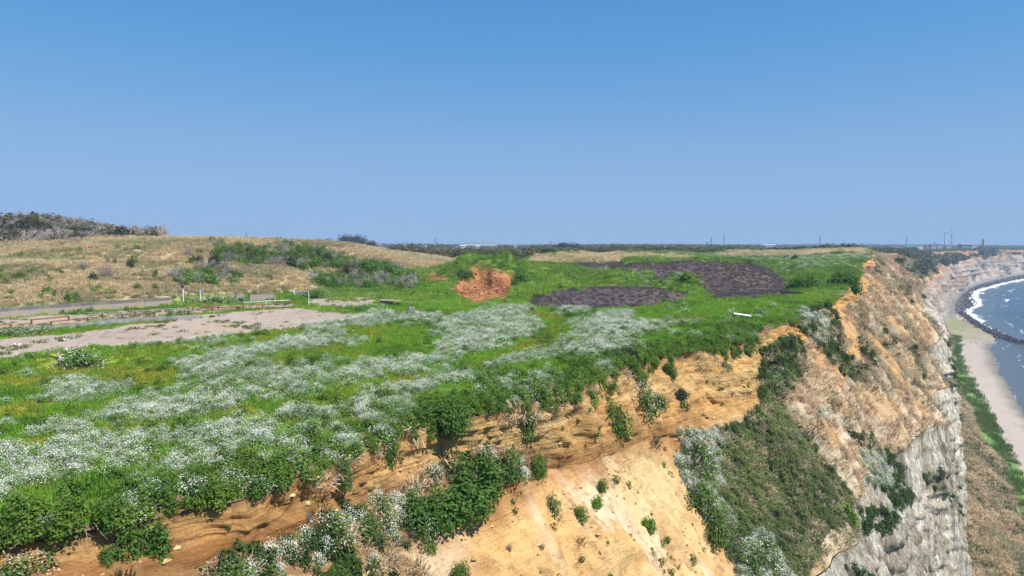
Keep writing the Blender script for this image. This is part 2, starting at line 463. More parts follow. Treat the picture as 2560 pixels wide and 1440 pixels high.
Uw, Vw = wob(U, V, 16, 60)
near = Y < 118
def col3(*c): return np.array(c)
n1 = fbm(X / 3.0, Y / 3.0, 4); n2 = fbm(X / 11 + 9, Y / 11, 4); n3 = fbm(X / 0.9, Y / 0.9, 3)
m_white = inany(Uw, Vw, WHITE) & near
m_yel = (inany(Uw, Vw, YELLOW) | inany(Uw, Vw - 5, YELLOW)) & near
m_slab = inany(U + 10 * n1, V + 2.5 * n1, SLAB) & (Y < 130)
m_red = inany(U + 16 * n1, V + 7 * n1, RED) & (Y < 165)
m_dark = inany(U + 12 * n1, V + 3 * n1, DARK) & (Y < 260)
m_dryb = inany(U + 10 * n1, V + 1.5 * n1, DRYB) & (Y > 180) & (Y < 520)
footl = tb(U, [-900, 0, 430, 760, 900, 1100, 1250], [60, 81.5, 98, 120, 135, 150, 160])
m_hill = (Y > footl) & (Y < 420) & (U < tb(Y, [100, 150, 200, 420], [800, 900, 1160, 1100]) + 40 * n2)
m_hill &= ~inpoly(U + 20 * n1, V + 5 * n1, [(780, 760), (760, 735), (860, 700), (1000, 680), (1160, 662), (1300, 640), (1400, 760)])
far_w = Y > 430
GREEN, YGRN, SOILB = col3(.11, .19, .03), col3(.24, .28, .04), col3(.20, .14, .08)
C = np.zeros(X.shape + (4,)); C[..., 3] = 1
PRM = np.zeros_like(C); PRM[..., 3] = 1
C[..., :3] = GREEN * (1 + 0.35 * n1[..., None])
C[m_yel, :3] = (YGRN * (1 + 0.25 * n1[..., None]))[m_yel]
C[m_hill, :3] = (col3(.38, .32, .195) * (1 + 0.28 * n2[..., None] + 0.15 * n3[..., None]))[m_hill]
C[m_dryb, :3] = (col3(.50, .39, .22) * (1 + 0.3 * n1[..., None]))[m_dryb]
slabc = col3(.37, .295, .23) * (1 + 0.10 * n2[..., None] + 0.07 * n3[..., None])
stain = sstep(0.15, 0.6, fbm(X / 6 + 40, Y / 6, 4))[..., None]
crk = (1 - sstep(.006, .03, np.abs(fbm(X / 6 + 3, Y / 6, 3)))) * .45 + (1 - sstep(.0, .035, np.abs(((X * .9 + Y * .35) / 4.6) % 1 - .5))) * .22
slabc = slabc * (1 - crk[..., None])
slabc = lerp(slabc, np.array([.44, .31, .21]) * np.ones_like(slabc), stain * 0.75)
C[m_slab, :3] = slabc[m_slab]
C[m_red, :3] = (lerp(col3(.19, .07, .03), col3(.36, .17, .07), sstep(-.4, .6, fbm(X / 4, Y / 9 + Z, 3))[..., None]) * (1 + 0.15 * n3[..., None]))[m_red]
C[m_dark, :3] = (col3(.082, .063, .062) * (1 + 0.28 * n1[..., None] + 0.2 * n3[..., None]))[m_dark]
dk2 = m_dark & (fbm(X / 5, Y / 5 + 7, 3) > 0.42)
C[dk2, :3] = (col3(.10, .076, .064) * (1 + 0.2 * n3[..., None]))[dk2]
C[far_w, :3] = (lerp(col3(.045, .07, .025), col3(.09, .085, .045), sstep(-.3, .5, fbm(X / 90, Y / 120, 3))[..., None]))[far_w]
bare = (inland < 0.8) & (S_ < 300)
C[bare, :3] = SOILB
PRM[..., 1] = 0.9
PRM[m_slab, 1] = 0.5; PRM[m_dark, 1] = 0.6
PRM[m_red, 1] = 1.0; PRM[m_red, 0] = 0.4
plateau = struct(grid_mesh('plateau', P_PL, {'Col': C, 'prm': PRM}, M_TER, quadmask))

# ------------------------------------------------------------------ cliff, beach and sea bed: lofted between the surveyed lines
sst = nonuniform(-40, 3200, lambda s: 0.17 if s < 62 else 0.17 + (s - 62) * 0.0042)
lines = []
c_r, z_r = rim_c(sst)
c_f, z_f = smooth_interp(SCF, sst)
c_f = np.maximum(c_f + rim_wig(sst) * 0.9 - 2.6 * np.exp(-((sst - 70.5) / 3.2) ** 2), c_r + 0.5)
z_f = z_f + 0.3 * fbm(sst / 5, sst * 0 + 8, 2)
c_g, z_g = smooth_interp(GTOP, sst)
gb = np.interp(sst, [0, 60, 300, 1000], [1.2, 2.0, 3, 5])
c_g = c_g + gb * fbm(sst / 13, sst * 0 + 1.7, 3)
z_g = z_g + 1.3 * fbm(sst / 11, sst * 0 + 5.7, 3)
c_k, z_k = smooth_interp(GFOOT, sst)
c_k = np.maximum(c_k + 0.8 * gb * fbm(sst / 13, sst * 0 + 1.7, 3), c_g + 3.0)
z_k = z_k + 2.2 * fbm(sst / 17, sst * 0 + 11, 3)
c_t, z_t = smooth_interp(TFOOT, sst); c_t = np.maximum(c_t + 1.5 * fbm(sst / 20, sst * 0 + 21, 3), c_k + 1.5)
c_v, z_v = smooth_interp(VEDGE, sst); c_v = np.maximum(c_v, c_t + 1.0)
c_w, z_w = smooth_interp(WATER, sst); c_w = np.maximum(c_w + 0.8 * fbm(sst / 18, sst * 0 + 31, 3), c_v + 1.0)
lines = [(c_r - 3.0, z_r - 0.55), (c_r - 0.02, z_r - 0.38), (c_f, z_f), (c_g, z_g), (c_k, z_k), (c_t, z_t), (c_v, z_v), (c_w, z_w), (c_w + 60, z_w - 4), (c_w + 400, z_w - 9)]
segn = [6, 56, 120, 74, 40, 14, 14, 8, 3]
rowsC, rowsZ, seg, tt = [], [], [], []
for i, n in enumerate(segn):
    for k in range(n):
        t = k / n
        a, b = lines[i], lines[i + 1]
        rowsC.append(lerp(a[0], b[0], t)); rowsZ.append(lerp(a[1], b[1], t)); seg.append(i); tt.append(t)
rowsC.append(lines[-1][0]); rowsZ.append(lines[-1][1]); seg.append(8); tt.append(1.0)
LC = np.array(rowsC); LZ = np.array(rowsZ); seg = np.array(seg)[:, None] + np.zeros_like(LC); tt = np.array(tt)[:, None] + np.zeros_like(LC)
LS = sst[None, :] + np.zeros_like(LC)
# rounded joints between the segments (slope break lines)
env_sc = np.where(seg == 1, np.sin(tt * math.pi) ** 0.5, 0)
env_sl = np.where(seg == 2, np.sin(np.clip(tt, 0, 1) * math.pi) ** 0.7, 0)
env_g = np.where(seg == 3, np.sin(tt * math.pi) ** 0.5, 0)
env_t = np.where(seg == 4, np.sin(tt * math.pi) ** 0.8, 0)
dsc = np.interp(LS, [0, 60, 250, 1000], [1, 1, 2.2, 4])
# scarp: ledges of sand beds plus blocks
bed = LZ + 0.25 * fbm(LS / 9, LC / 9, 2) + 0.02 * (LS - 40)
ledge = fbm(bed * 2.3, LS / 14, 4, 2.1, 0.6)
blk = fbm3(LS / 1.3, LC / 1.3, LZ / 0.9, 4)
LC = LC + env_sc * (-0.30 + 0.12 * ledge + 0.24 * blk + 0.14 * fbm3(LS / .45, LC / .45, LZ / .3, 3) + np.interp(LS, [20, 45], [.35, .9]) * fbm(LS / 3.4, LZ / 6, 3) - np.interp(LS, [20, 45], [.2, .6]) * (1 - sstep(0, .07, np.abs(fbm(LS / 3.1 + 3, LZ / 14, 2))))) * dsc
# slope: gullies and spurs running down
gper = np.interp(LS, [0, 60, 150, 500, 1500], [9, 8, 11, 26, 60])
gphase = np.cumsum(np.gradient(sst) / gper[0])[None, :] + 0 * LS
rib = 1 - 2 * np.abs(fbm(gphase * 1.0 + 0.035 * (LC - c_f[None, :]), LZ / 60, 4, 2.1, 0.55))
gamp = np.interp(LS, [0, 52, 62, 90, 250, 600, 1500], [0.15, 0.2, 0.9, 2.0, 5.0, 9, 16])
LC = LC + env_sl * gamp * (rib - 0.45)
LZ = LZ + env_sl * (0.45 * fbm(LS / 4, LC / 4, 4) * np.interp(LS, [0, 60, 100, 300], [0.4, .4, .6, 1.2]) + 0.35 * gamp * (rib - 0.5))
# pale sand apron: broad smooth hollows
apr = 1 - sstep(60, 70, LS)
LZ = LZ + env_sl * apr * (0.8 * fbm(LS / 11 + 3, LC / 9, 2) + 0.55 * fbm(LS / 2.2, LC / 5, 5) - 0.25 * (1 - sstep(0, .12, np.abs(fbm(LS / 3 + .2 * LC, LC / 14, 3)))) + 0.16 * fbm(LS / .6, LC / .6, 3) + .35 * sstep(.1, .25, fbm(LS / 5 + 9, (LZ + .3 * LS) / 2.4, 3)))
# mudstone face: buttresses, clefts, beds
bper = np.interp(LS, [0, 150, 600, 1500], [4.0, 7, 22, 45])
bph = np.cumsum(np.gradient(sst) / bper[0])[None, :] + 0 * LS
bfar = sstep(250, 500, LS)
but = lerp(fbm(bph + LZ * 0.02, LZ / 200, 6, 2.2, 0.68), fbm(bph + LZ * 0.02, LZ / 60, 2), bfar)
cleft = np.abs(fbm(bph * 1.6 + 7, LZ / 90, 3))
gam = np.interp(LS, [0, 100, 600, 1500], [1.3, 2.0, 4.5, 8])
bedg = lerp(fbm((LZ + 0.03 * LS) * 0.9, LS / 90, 4, 2.1, 0.65), fbm((LZ + .01 * LS) * 0.45, LS / 240, 3), bfar)
LC = LC + env_g * (gam * but - gam * 0.9 * (cleft < 0.10) * (1 - cleft / 0.10) + np.interp(LS, [0, 300, 600], [0.3, 0.7, .8]) * bedg + 0.4 * (1 - sstep(150, 350, LS)) * fbm3(LS / 1.2, LC, LZ / 1.2, 3))
LZ = LZ + env_t * (1.2 * fbm(LS / 9, LC / 5, 4)) + (seg == 5) * 0.5 * fbm(LS / 9, LC / 5, 3) * np.sin(tt * math.pi)
LZ = LZ + ((seg == 6)) * 0.18 * fbm(LS / 8, LC / 3, 3)
LX, LY = to_xy(LS, LC)
P_CL = np.stack([LX, LY, LZ], -1)
U2, V2 = proj(LX, LY, LZ)
LYs = LY
a1 = fbm(LX / 5, LY / 5 + LZ / 3, 4); a2 = fbm(LX / 20, LY / 20 + LZ / 12, 3); a3 = fbm3(LX / 1.1, LY / 1.1, LZ / 1.1, 3)
farw = sstep(230, 450, LS)
a1 = lerp(a1, fbm(LS / 38, LZ / 7 + 3, 3), farw); a3 = a3 * (1 - farw)
slope_t = np.where(seg == 2, tt, 0)

FAN = [(1700,1085),(1850,1050),(1905,1010),(1900,880),(1990,830),(2010,880),(1985,960),(1950,1010),(2020,1100),(2100,1190),(2170,1290),(2080,1330),(2010,1440),(1850,1440),(1790,1330),(1730,1240),(1690,1160)]
LEDGE = [(480,1440),(620,1370),(760,1330),(790,1290),(880,1270),(950,1240),(1040,1210),(1110,1170),(1170,1130),(1220,1110),(1300,1130),(1380,1150),(1360,1170),(1290,1195),(1190,1230),(1140,1280),(1060,1330),(1000,1380),(1080,1440)]
PALE = [(1000,1440),(1060,1340),(1140,1290),(1200,1235),(1300,1200),(1390,1170),(1450,1160),(1560,1110),(1700,1085),(1690,1160),(1730,1240),(1790,1330),(1850,1440),(1850,1700),(1000,1700)]
DRY_E = 0
C2 = np.zeros(LX.shape + (4,)); C2[..., 3] = 1
P2 = np.zeros_like(C2); P2[..., 3] = 1
def mixm(mask, colr, k=1.0):
    mk = np.clip(mask, 0, 1)[..., None] * k
    C2[..., :3] = C2[..., :3] * (1 - mk) + colr * mk
one = np.ones(LX.shape + (3,))
SAND_O, SAND_D, SAND_P = col3(.66, .41, .17), col3(.36, .175, .065), col3(.62, .45, .215)
# scarp
sc_col = lerp(SAND_O * one, SAND_P * one, sstep(-.3, .5, fbm(bed * 1.2, LS / 10 + 3, 3))[..., None] * 0.75)
dk = sstep(0.0, 0.5, fbm(bed * 0.7 + 5, LS / 16, 3))
base_low = sstep(0.55, 0.85, tt) * np.interp(LS, [0, 15, 45, 55, 60], [1, 1, 0.75, 0.2, 0])
sc_col = lerp(sc_col, SAND_D * one, np.clip(dk * 0.40 + base_low * 0.8, 0, 0.92)[..., None])
topsoil = 1 - sstep(0.0, 0.14, tt + 0.06 * a1)
sc_col = lerp(sc_col, col3(.33, .205, .115) * one, topsoil[..., None] * 0.8)
C2[..., :3] = sc_col * (1 + 0.10 * a3[..., None])
P2[..., 0] = np.where(seg == 1, 1.0, 0); P2[..., 1] = 0.9
# slope beyond the corner: dry brush colour with orange gaps
dryc = col3(.55, .44, .30) * (1 + 0.2 * a1[..., None])
ribm = sstep(0.1, 0.6, rib)
ORANGE = [[(2085,725),(2140,690),(2178,690),(2172,728),(2150,748),(2095,742)], [(2108,800),(2135,775),(2150,850),(2158,905),(2132,900),(2118,850),(2100,830)], [(2165,805),(2192,830),(2240,900),(2275,965),(2250,965),(2212,905),(2180,850)],
 [(2212,780),(2258,812),(2290,855),(2262,842),(2228,800)], [(2228,650),(2252,670),(2330,700),(2345,712),(2296,706),(2240,682)], [(2015,925),(2035,880),(2060,850),(2108,885),(2115,945),(2100,990),(2080,930),(2030,935)],
 [(2180,955),(2205,950),(2208,972),(2186,972)], [(2196,975),(2222,990),(2268,1045),(2250,1045)], [(2240,930),(2268,950),(2300,980),(2280,982)], [(2170,665),(2185,690),(2240,770),(2225,765),(2180,710)], [(1910,800),(1975,800),(1985,825),(1920,830)],
 [(1975,790),(2000,840),(2010,860),(1990,850)], [(2040,1040),(2075,1060),(2130,1140),(2115,1140),(2060,1080)], [(2300,650),(2318,665),(2345,690),(2330,690),(2300,668)], [(1895,870),(1925,860),(1905,1010),(1895,1000)], [(2270,975),(2300,1000),(2325,1050),(2310,1045)]]
oran = inany(U2 + 9 * a1, V2 + 9 * a1, ORANGE) * 1.0 * (LS < 620)
oran = np.maximum(oran * sstep(-.45, .05, a3 + a1), 0.6 * sstep(0.50, 0.62, fbm(gphase * 1.3 + 5, slope_t * 2.2 + LS / 60, 4)))
slc = lerp(dryc, SAND_O * np.array([.78, .76, .82]) * one * (1 + .15 * a3[..., None]), (oran * 0.95)[..., None])
grn = sstep(0.1, 0.45, a2 + 0.3 * a1)
slc = lerp(slc, col3(.10, .115, .045) * one, (grn * (1 - oran) * 0.6)[..., None])
is_sl = seg == 2
C2[is_sl, :3] = slc[is_sl]
P2[is_sl, 0] = (oran * 0.45)[is_sl]; P2[is_sl, 1] = 0.9
# pale apron of loose sand near the camera
m_pale = is_sl & (LS < 66) & inpoly(U2 + 10 * a1, V2 + 8 * a1, [(-900, 900), (1500, 900), (1925, 985), (1900, 1045), (1720, 1090), (1690, 1160), (1730, 1240), (1790, 1330), (1860, 1440), (1900, 1900), (-900, 1900)])
palec = lerp(SAND_P * one, SAND_O * np.array([1.08, 1.04, 1.0]) * one, (sstep(-0.2, 0.5, fbm(LS / 7 + 2, LC / 3 + LZ / 6, 4)) * 0.75)[..., None])
palec = lerp(palec, col3(.68, .55, .40) * one, (sstep(0.1, 0.5, fbm(LS / 3.5 + 12, LC / 6, 3)) * 0.6)[..., None])
palec = lerp(palec, col3(.50, .27, .11) * one, (sstep(0.25, 0.7, fbm(LS / 2.5 + 22, LC / 2.5, 4)) * 0.55)[..., None])
palec = palec * (1 + 0.06 * a3[..., None])
C2[m_pale, :3] = palec[m_pale]
P2[m_pale, 0] = (0.05 + .35 * sstep(.1, .5, fbm(LS / 6 + 40, LC / 4, 3)) + .6 * (1 - sstep(0, .2, tt)))[m_pale].clip(0, .9); P2[m_pale, 1] = 0.85
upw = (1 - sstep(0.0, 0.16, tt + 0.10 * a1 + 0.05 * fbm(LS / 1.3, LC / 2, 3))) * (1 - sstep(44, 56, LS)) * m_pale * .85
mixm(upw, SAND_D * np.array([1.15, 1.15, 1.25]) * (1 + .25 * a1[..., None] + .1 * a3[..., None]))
rill = (1 - sstep(0, .10, np.abs(fbm(LS / 1.5 + .25 * (LC - c_f[None, :]), LC / 9, 4)))) * sstep(-.2, .4, fbm(LS / 6, LC / 4 + 8, 3)) * m_pale
mixm(rill * .5, col3(.42, .26, .13) * one)
speck = sstep(.42, .6, fbm3(LX / .35, LY / .35, LZ / .35, 3)) * sstep(.0, .4, a1) * m_pale
mixm(speck * .6, col3(.30, .19, .09) * one)
m_fan = inpoly(U2 + 10 * a1, V2 + 8 * a1, FAN) & (LS < 78) & (seg <= 2)
C2[m_fan, :3] = (col3(.07, .075, .035) * (1 + .3 * a1[..., None]))[m_fan]
P2[m_fan, 0] = 0; P2[m_fan, 1] = 1
m_ledge = inpoly(U2 + 10 * a1, V2 + 8 * a1, LEDGE) & (seg >= 1) & (seg <= 2) & (LS < 60)
C2[m_ledge, :3] = (col3(.34, .215, .11) * (1 + .3 * a1[..., None]))[m_ledge]
# mudstone
is_g = seg == 3
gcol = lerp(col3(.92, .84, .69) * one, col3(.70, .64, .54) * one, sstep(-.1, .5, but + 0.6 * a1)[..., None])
gcol = lerp(gcol, col3(.40, .31, .17) * one, (sstep(0.15, .6, fbm(bph * 1.7 + 3, LZ / 30, 3)) * 0.4)[..., None])
gcol = lerp(gcol, col3(.10, .12, .045) * one, (sstep(0.35, .6, a2 + .5 * a1) * 0.7)[..., None])
bandg = sstep(-.1, .45, bedg)
gcol = lerp(gcol, lerp(col3(.46, .345, .27) * one, col3(.34, .27, .23) * one, sstep(-.2, .4, fbm(LS / 70, LZ / 12 + 5, 3))[..., None]), sstep(350, 520, LS)[..., None] * .8)
gcol = lerp(gcol, gcol * np.array([.74, .72, .72]), (bandg * sstep(300, 500, LS))[..., None])
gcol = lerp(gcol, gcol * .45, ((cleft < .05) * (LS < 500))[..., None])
farr = sstep(520, 620, LS)
gcol = lerp(gcol, col3(.52, .30, .15) * (1 + .2 * a1[..., None]), (farr * (1 - sstep(0.0, 0.22, tt + 0.15 * a1)))[..., None])
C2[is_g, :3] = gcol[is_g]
P2[is_g, 2] = (np.interp(LS, [0, 200, 400, 600], [1, .9, .4, .15]))[is_g]; P2[is_g, 0] = (np.interp(LS, [0, 250, 500, 700], [0, .1, .2, .15]))[is_g]; P2[is_g, 1] = 0.7
# far upper slopes: orange earth
fo = is_sl & (LS > 560)
foc = lerp(col3(.55, .31, .16) * one, col3(.20, .17, .11) * one, sstep(-.05, .35, fbm(LS / 60, tt * 3, 3) - 0.2 + 0.5 * (1 - tt))[..., None])
w_fo = sstep(560, 800, LS)[..., None]
C2[fo, :3] = (C2[..., :3] * (1 - w_fo) + foc * w_fo)[fo]
# talus, strip, sand, wet sand
is_t = seg == 4
tcol = lerp(col3(.27, .215, .13) * one, col3(.085, .13, .04) * one, sstep(0.0, .4, a2 + .5 * a1)[..., None])
tcol = lerp(tcol, col3(.30, .28, .25) * one, sstep(520, 640, LS)[..., None] * 0.8)
C2[is_t, :3] = tcol[is_t]; P2[is_t, 1] = 1.0; P2[is_t, 0] = 0; 
is_v = seg == 5
vcol = lerp(col3(.12, .24, .055) * one, col3(.30, .27, .15) * one, np.clip(sstep(.1, .6, a1) * 0.6 + sstep(470, 540, LS) * 0.7, 0, 1)[..., None])
vcol = lerp(vcol, col3(.20, .18, .17) * one, sstep(640, 720, LS)[..., None])
C2[is_v, :3] = vcol[is_v]; P2[is_v, 1] = 1.0; P2[is_v, 0] = 0
is_s = seg >= 6
scol = lerp(col3(.40, .335, .28) * one, col3(.20, .18, .15) * one, sstep(0.55, 1.0, tt + 0.12 * a1)[..., None])
plat = sstep(505, 530, LS) * (1 - sstep(640, 700, LS))
scol = lerp(scol, lerp(col3(.25, .22, .12) * one, col3(.33, .28, .20) * one, sstep(-.3, .3, a1)[..., None]), plat[..., None])
scol = lerp(scol, col3(.10, .085, .085) * (1 + .3 * a1[..., None]), sstep(690, 740, LS)[..., None])
scol = np.where((seg >= 7)[..., None], col3(.12, .11, .10), scol)
C2[is_s, :3] = scol[is_s]; P2[is_s, 1] = 0.5; P2[is_s, 0] = 0
cliff = struct(grid_mesh('cliff', P_CL, {'Col': np.clip(C2, 0, 1), 'prm': P2}, M_TER))

# ------------------------------------------------------------------ sea
def sea_material():
    m, nt, bs = nmat('sea_water')
    foam = N(nt, 'ShaderNodeAttribute', attribute_name='Col')
    sep = N(nt, 'ShaderNodeSeparateColor'); L(nt, foam.outputs['Color'], sep.inputs[0])
    geo = N(nt, 'ShaderNodeNewGeometry')
    n1 = N(nt, 'ShaderNodeTexNoise'); n1.inputs['Scale'].default_value = 0.35; n1.inputs['Detail'].default_value = 8; n1.inputs['Roughness'].default_value = 0.7
    L(nt, geo.outputs['Position'], n1.inputs['Vector'])
    n2 = N(nt, 'ShaderNodeTexNoise'); n2.inputs['Scale'].default_value = 0.045; n2.inputs['Detail'].default_value = 6
    mp = N(nt, 'ShaderNodeMapping'); mp.inputs['Rotation'].default_value = (0, 0, -0.57); mp.inputs['Scale'].default_value = (1.6, 0.5, 1)
    L(nt, geo.outputs['Position'], mp.inputs[0]); L(nt, mp.outputs[0], n2.inputs['Vector'])
    thr = math_(nt, 'ADD', sep.outputs[0], math_(nt, 'MULTIPLY', math_(nt, 'SUBTRACT', n1.outputs['Fac'], 0.5), 1.6))
    ff = mrange(nt, thr, 0.45, 0.62, 0, 1)
    deep = mixc(nt, n2.outputs['Fac'], (.012, .04, .06), (.028, .072, .092))
    shal = mixc(nt, sep.outputs[1], deep, (.16, .15, .14))
    cc = mixc(nt, ff, shal, (.78, .80, .80))
    L(nt, cc, bs.inputs['Base Color'])
    L(nt, mrange(nt, ff, 0, 1, 0.22, 0.8), bs.inputs['Roughness'])
    bs.inputs['IOR'].default_value = 1.33
    bp = N(nt, 'ShaderNodeBump'); bp.inputs['Strength'].default_value = 0.55; bp.inputs['Distance'].default_value = 1.2
    L(nt, math_(nt, 'ADD', n1.outputs['Fac'], math_(nt, 'MULTIPLY', n2.outputs['Fac'], 2.0)), bp.inputs['Height'])
    L(nt, bp.outputs[0], bs.inputs['Normal'])
    return m
M_SEA = sea_material()
sss = nonuniform(-300, 3100, lambda s: 4 if s < 1400 else 12)
off = np.concatenate([[-400, -80, -30, -12], np.arange(-6, 60, 1.5), np.arange(60, 300, 8), [340, 420, 600, 1000, 2000]])
SS, OO = np.meshgrid(sss, off, indexing='ij')
cw = np.interp(SS, sst, c_w)
CC = cw + OO
zz = -50 + 0.35 * np.sin(OO / 5.5 + 2 * fbm(SS / 40, OO / 30, 2)) * sstep(3, 30, OO) * (1 - sstep(80, 400, OO))
xs_, ys_ = to_xy(SS, CC)
open_ = sstep(520, 600, SS)                 # open surf beyond the reef of boulders; a sheltered pool nearer
wid = np.interp(SS, [500, 600, 700, 900, 1300, 2500], [5, 8, 8, 11, 16, 28])
fo_ = np.exp(-((OO - 0.3 * wid) / (0.55 * wid)) ** 2) * open_ * (0.85 + 0.45 * fbm(SS / 16, OO / 14, 3))
fo_ += (1 - open_) * (0.55 * np.exp(-((OO - 9 - 3 * fbm(SS / 20, SS * 0, 2)) / 1.1) ** 2) + 0.5 * np.exp(-(OO / 0.8) ** 2)) * sstep(-.3, .2, fbm(SS / 14, OO / 9 + 3, 3))
fo_ += .5 * open_ * np.exp(-((OO - 2.6 * wid - 4 * fbm(SS / 35, SS * 0 + 2, 2)) / 2.0) ** 2) * sstep(-.1, .3, fbm(SS / 30 + 7, SS * 0, 2))
fo_ += 0.36 * sstep(0.35, 0.7, fbm(SS / 45, OO / 9, 3)) * (1 - sstep(60, 260, OO)) * open_
shl = (1 - sstep(-2, 40, OO)) * 0.55
SCc = np.stack([np.clip(fo_, 0, 1), shl, 0 * fo_, 1 + 0 * fo_], -1)
sea = struct(grid_mesh('sea', np.stack([xs_, ys_, zz], -1), {'Col': SCc}, M_SEA))
# ocean to the horizon, a touch below the near sheet
bme = bpy.data.meshes.new('ocean')
g = 45000.0
bme.from_pydata([(-g, -g, -50.5), (g, -g, -50.5), (g, g, -50.5), (-g, g, -50.5)], [], [(0, 1, 2, 3)])
at = bme.attributes.new('Col', 'FLOAT_COLOR', 'POINT'); at.data.foreach_set('color', [0, 0, 0, 1] * 4)
bme.materials.append(M_SEA)
ocean = struct(bpy.data.objects.new('ocean', bme)); COL.objects.link(ocean)

# ------------------------------------------------------------------ haze
hm = bpy.data.materials.new('haze_air'); hm.use_nodes = True
hnt = hm.node_tree; hnt.nodes.clear()
ho = hnt.nodes.new('ShaderNodeOutputMaterial'); hv = hnt.nodes.new('ShaderNodeVolumePrincipled')
hv.inputs['Color'].default_value = (0.55, 0.76, 1.0, 1); hv.inputs['Density'].default_value = 0.00022; hv.inputs['Anisotropy'].default_value = 0.0
hnt.links.new(hv.outputs[0], ho.inputs['Volume'])
hme = bpy.data.meshes.new('haze')
a, zb, zt = 46000.0, -62.0, 150.0
hme.from_pydata([(x, y, z) for z in (zb, zt) for x, y in ((-a, -a), (a, -a), (a, a), (-a, a))], [],
                [(3, 2, 1, 0), (4, 5, 6, 7), (0, 1, 5, 4), (1, 2, 6, 5), (2, 3, 7, 6), (3, 0, 4, 7)])
hme.materials.append(hm)
haze = stuff(bpy.data.objects.new('haze', hme)); COL.objects.link(haze)
print('terrain', round(time.time() - T0, 1), P_PL.shape, P_CL.shape)
# ------------------------------------------------------------------ plants: materials
def plant_material(name, rough=0.6, transl=0.45, tinted=True, spec=0.25):
    m, nt, bs = nmat(name)
    col = N(nt, 'ShaderNodeAttribute', attribute_name='Col')
    c = col.outputs['Color']
    if tinted:
        ti = N(nt, 'ShaderNodeAttribute', attribute_name='tint'); ti.attribute_type = 'INSTANCER'
        c = mixc(nt, 1.0, c, ti.outputs['Color'], 'MULTIPLY')
    L(nt, c, bs.inputs['Base Color'])
    bs.inputs['Roughness'].default_value = rough; bs.inputs['Specular IOR Level'].default_value = spec
    if transl > 0:
        tr = N(nt, 'ShaderNodeBsdfTranslucent'); L(nt, c, tr.inputs['Color'])
        mx = N(nt, 'ShaderNodeMixShader'); mx.inputs[0].default_value = transl
        L(nt, bs.outputs[0], mx.inputs[1]); L(nt, tr.outputs[0], mx.inputs[2])
        L(nt, mx.outputs[0], nt.nodes['Material Output'].inputs['Surface'])
    return m
M_LEAF_T = plant_material('leaf_of_ground_cover')
M_LEAF = plant_material('leaf_of_shrub', tinted=False)
M_PETAL = plant_material('petal', 0.7, 0.3, False, 0.1)
M_TWIG = plant_material('twig', 0.9, 0.0, False, 0.1)
M_TWIG_T = plant_material('dry_twig_of_ground_cover', 0.9, 0.0, True, 0.1)

class Tris:
    """collects small faces with a colour and a material index"""
    def __init__(s): s.v, s.f, s.c, s.m = [], [], [], []
    def face(s, pts, c, m=0):
        b = len(s.v); s.v += [tuple(p) for p in pts]; s.f.append(tuple(range(b, b + len(pts)))); s.c += [tuple(c) + (1,)] * len(pts); s.m.append(m)
    def leaf(s, p, n, size, c, m=0, asp=1.6, rnd=R):
        n = Vector(n).normalized(); a = n.orthogonal().normalized(); a.rotate(Matrix.Rotation(rnd.uniform(0, 6.28), 3, n)); b = n.cross(a)
        p = Vector(p); l, w_ = size * asp * .5, size * .5
        s.face([p - a * l, p + b * w_ + n * size * .1, p + a * l - n * size * .12, p - b * w_ + n * size * .1], c, m)
    def stick(s, p, q, r0, r1, c, m=0, k=3):
        p, q = Vector(p), Vector(q); d = (q - p)
        if d.length < 1e-5: return
        d.normalize(); a = d.orthogonal().normalized(); b = d.cross(a)
        A = [p + (a * math.cos(6.283 * i / k) + b * math.sin(6.283 * i / k)) * r0 for i in range(k)]
        B = [q + (a * math.cos(6.283 * i / k) + b * math.sin(6.283 * i / k)) * r1 for i in range(k)]
        o = len(s.v); s.v += [tuple(x) for x in A + B]; s.c += [tuple(c) + (1,)] * (2 * k)
        for i in range(k): s.f.append((o + i, o + (i + 1) % k, o + k + (i + 1) % k, o + k + i)); s.m.append(m)
    def mesh(s, name, mats):
        me = bpy.data.meshes.new(name); me.from_pydata(s.v, [], s.f)
        at = me.attributes.new('Col', 'FLOAT_COLOR', 'POINT'); at.data.foreach_set('color', [x for c in s.c for x in c])
        for m in mats: me.materials.append(m)
        me.polygons.foreach_set('material_index', s.m); me.update()
        return me
def jit(c, a, rnd=R):
    k = 1 + rnd.uniform(-a, a); return tuple(max(0, x * k * (1 + rnd.uniform(-a, a) * .25)) for x in c)

def grass_tuft(seed, n=46, r=.42, h=.24, c=(.19, .34, .04), lean=.35, w=.035):
    q = random.Random(seed); T = Tris()
    for i in range(n):
        a = q.uniform(0, 6.28); d = r * math.sqrt(q.random()); x, y = d * math.cos(a), d * math.sin(a)
        hh = h * q.uniform(.55, 1.1); a2 = q.uniform(0, 6.28); ln = lean * q.uniform(.2, 1.2) * hh
        dx, dy = math.cos(a2), math.sin(a2); wx, wy = -dy * w * .5, dx * w * .5
        cc = jit(c, .22, q); m1 = (x + dx * ln * .4, y + dy * ln * .4, hh * .6); t1 = (x + dx * ln, y + dy * ln, hh)
        T.face([(x - wx, y - wy, -.05), (x + wx, y + wy, -.05), (m1[0] + wx * .8, m1[1] + wy * .8, m1[2]), (m1[0] - wx * .8, m1[1] - wy * .8, m1[2])], cc)
        T.face([(m1[0] - wx * .8, m1[1] - wy * .8, m1[2]), (m1[0] + wx * .8, m1[1] + wy * .8, m1[2]), t1], jit(c, .22, q))
    return T
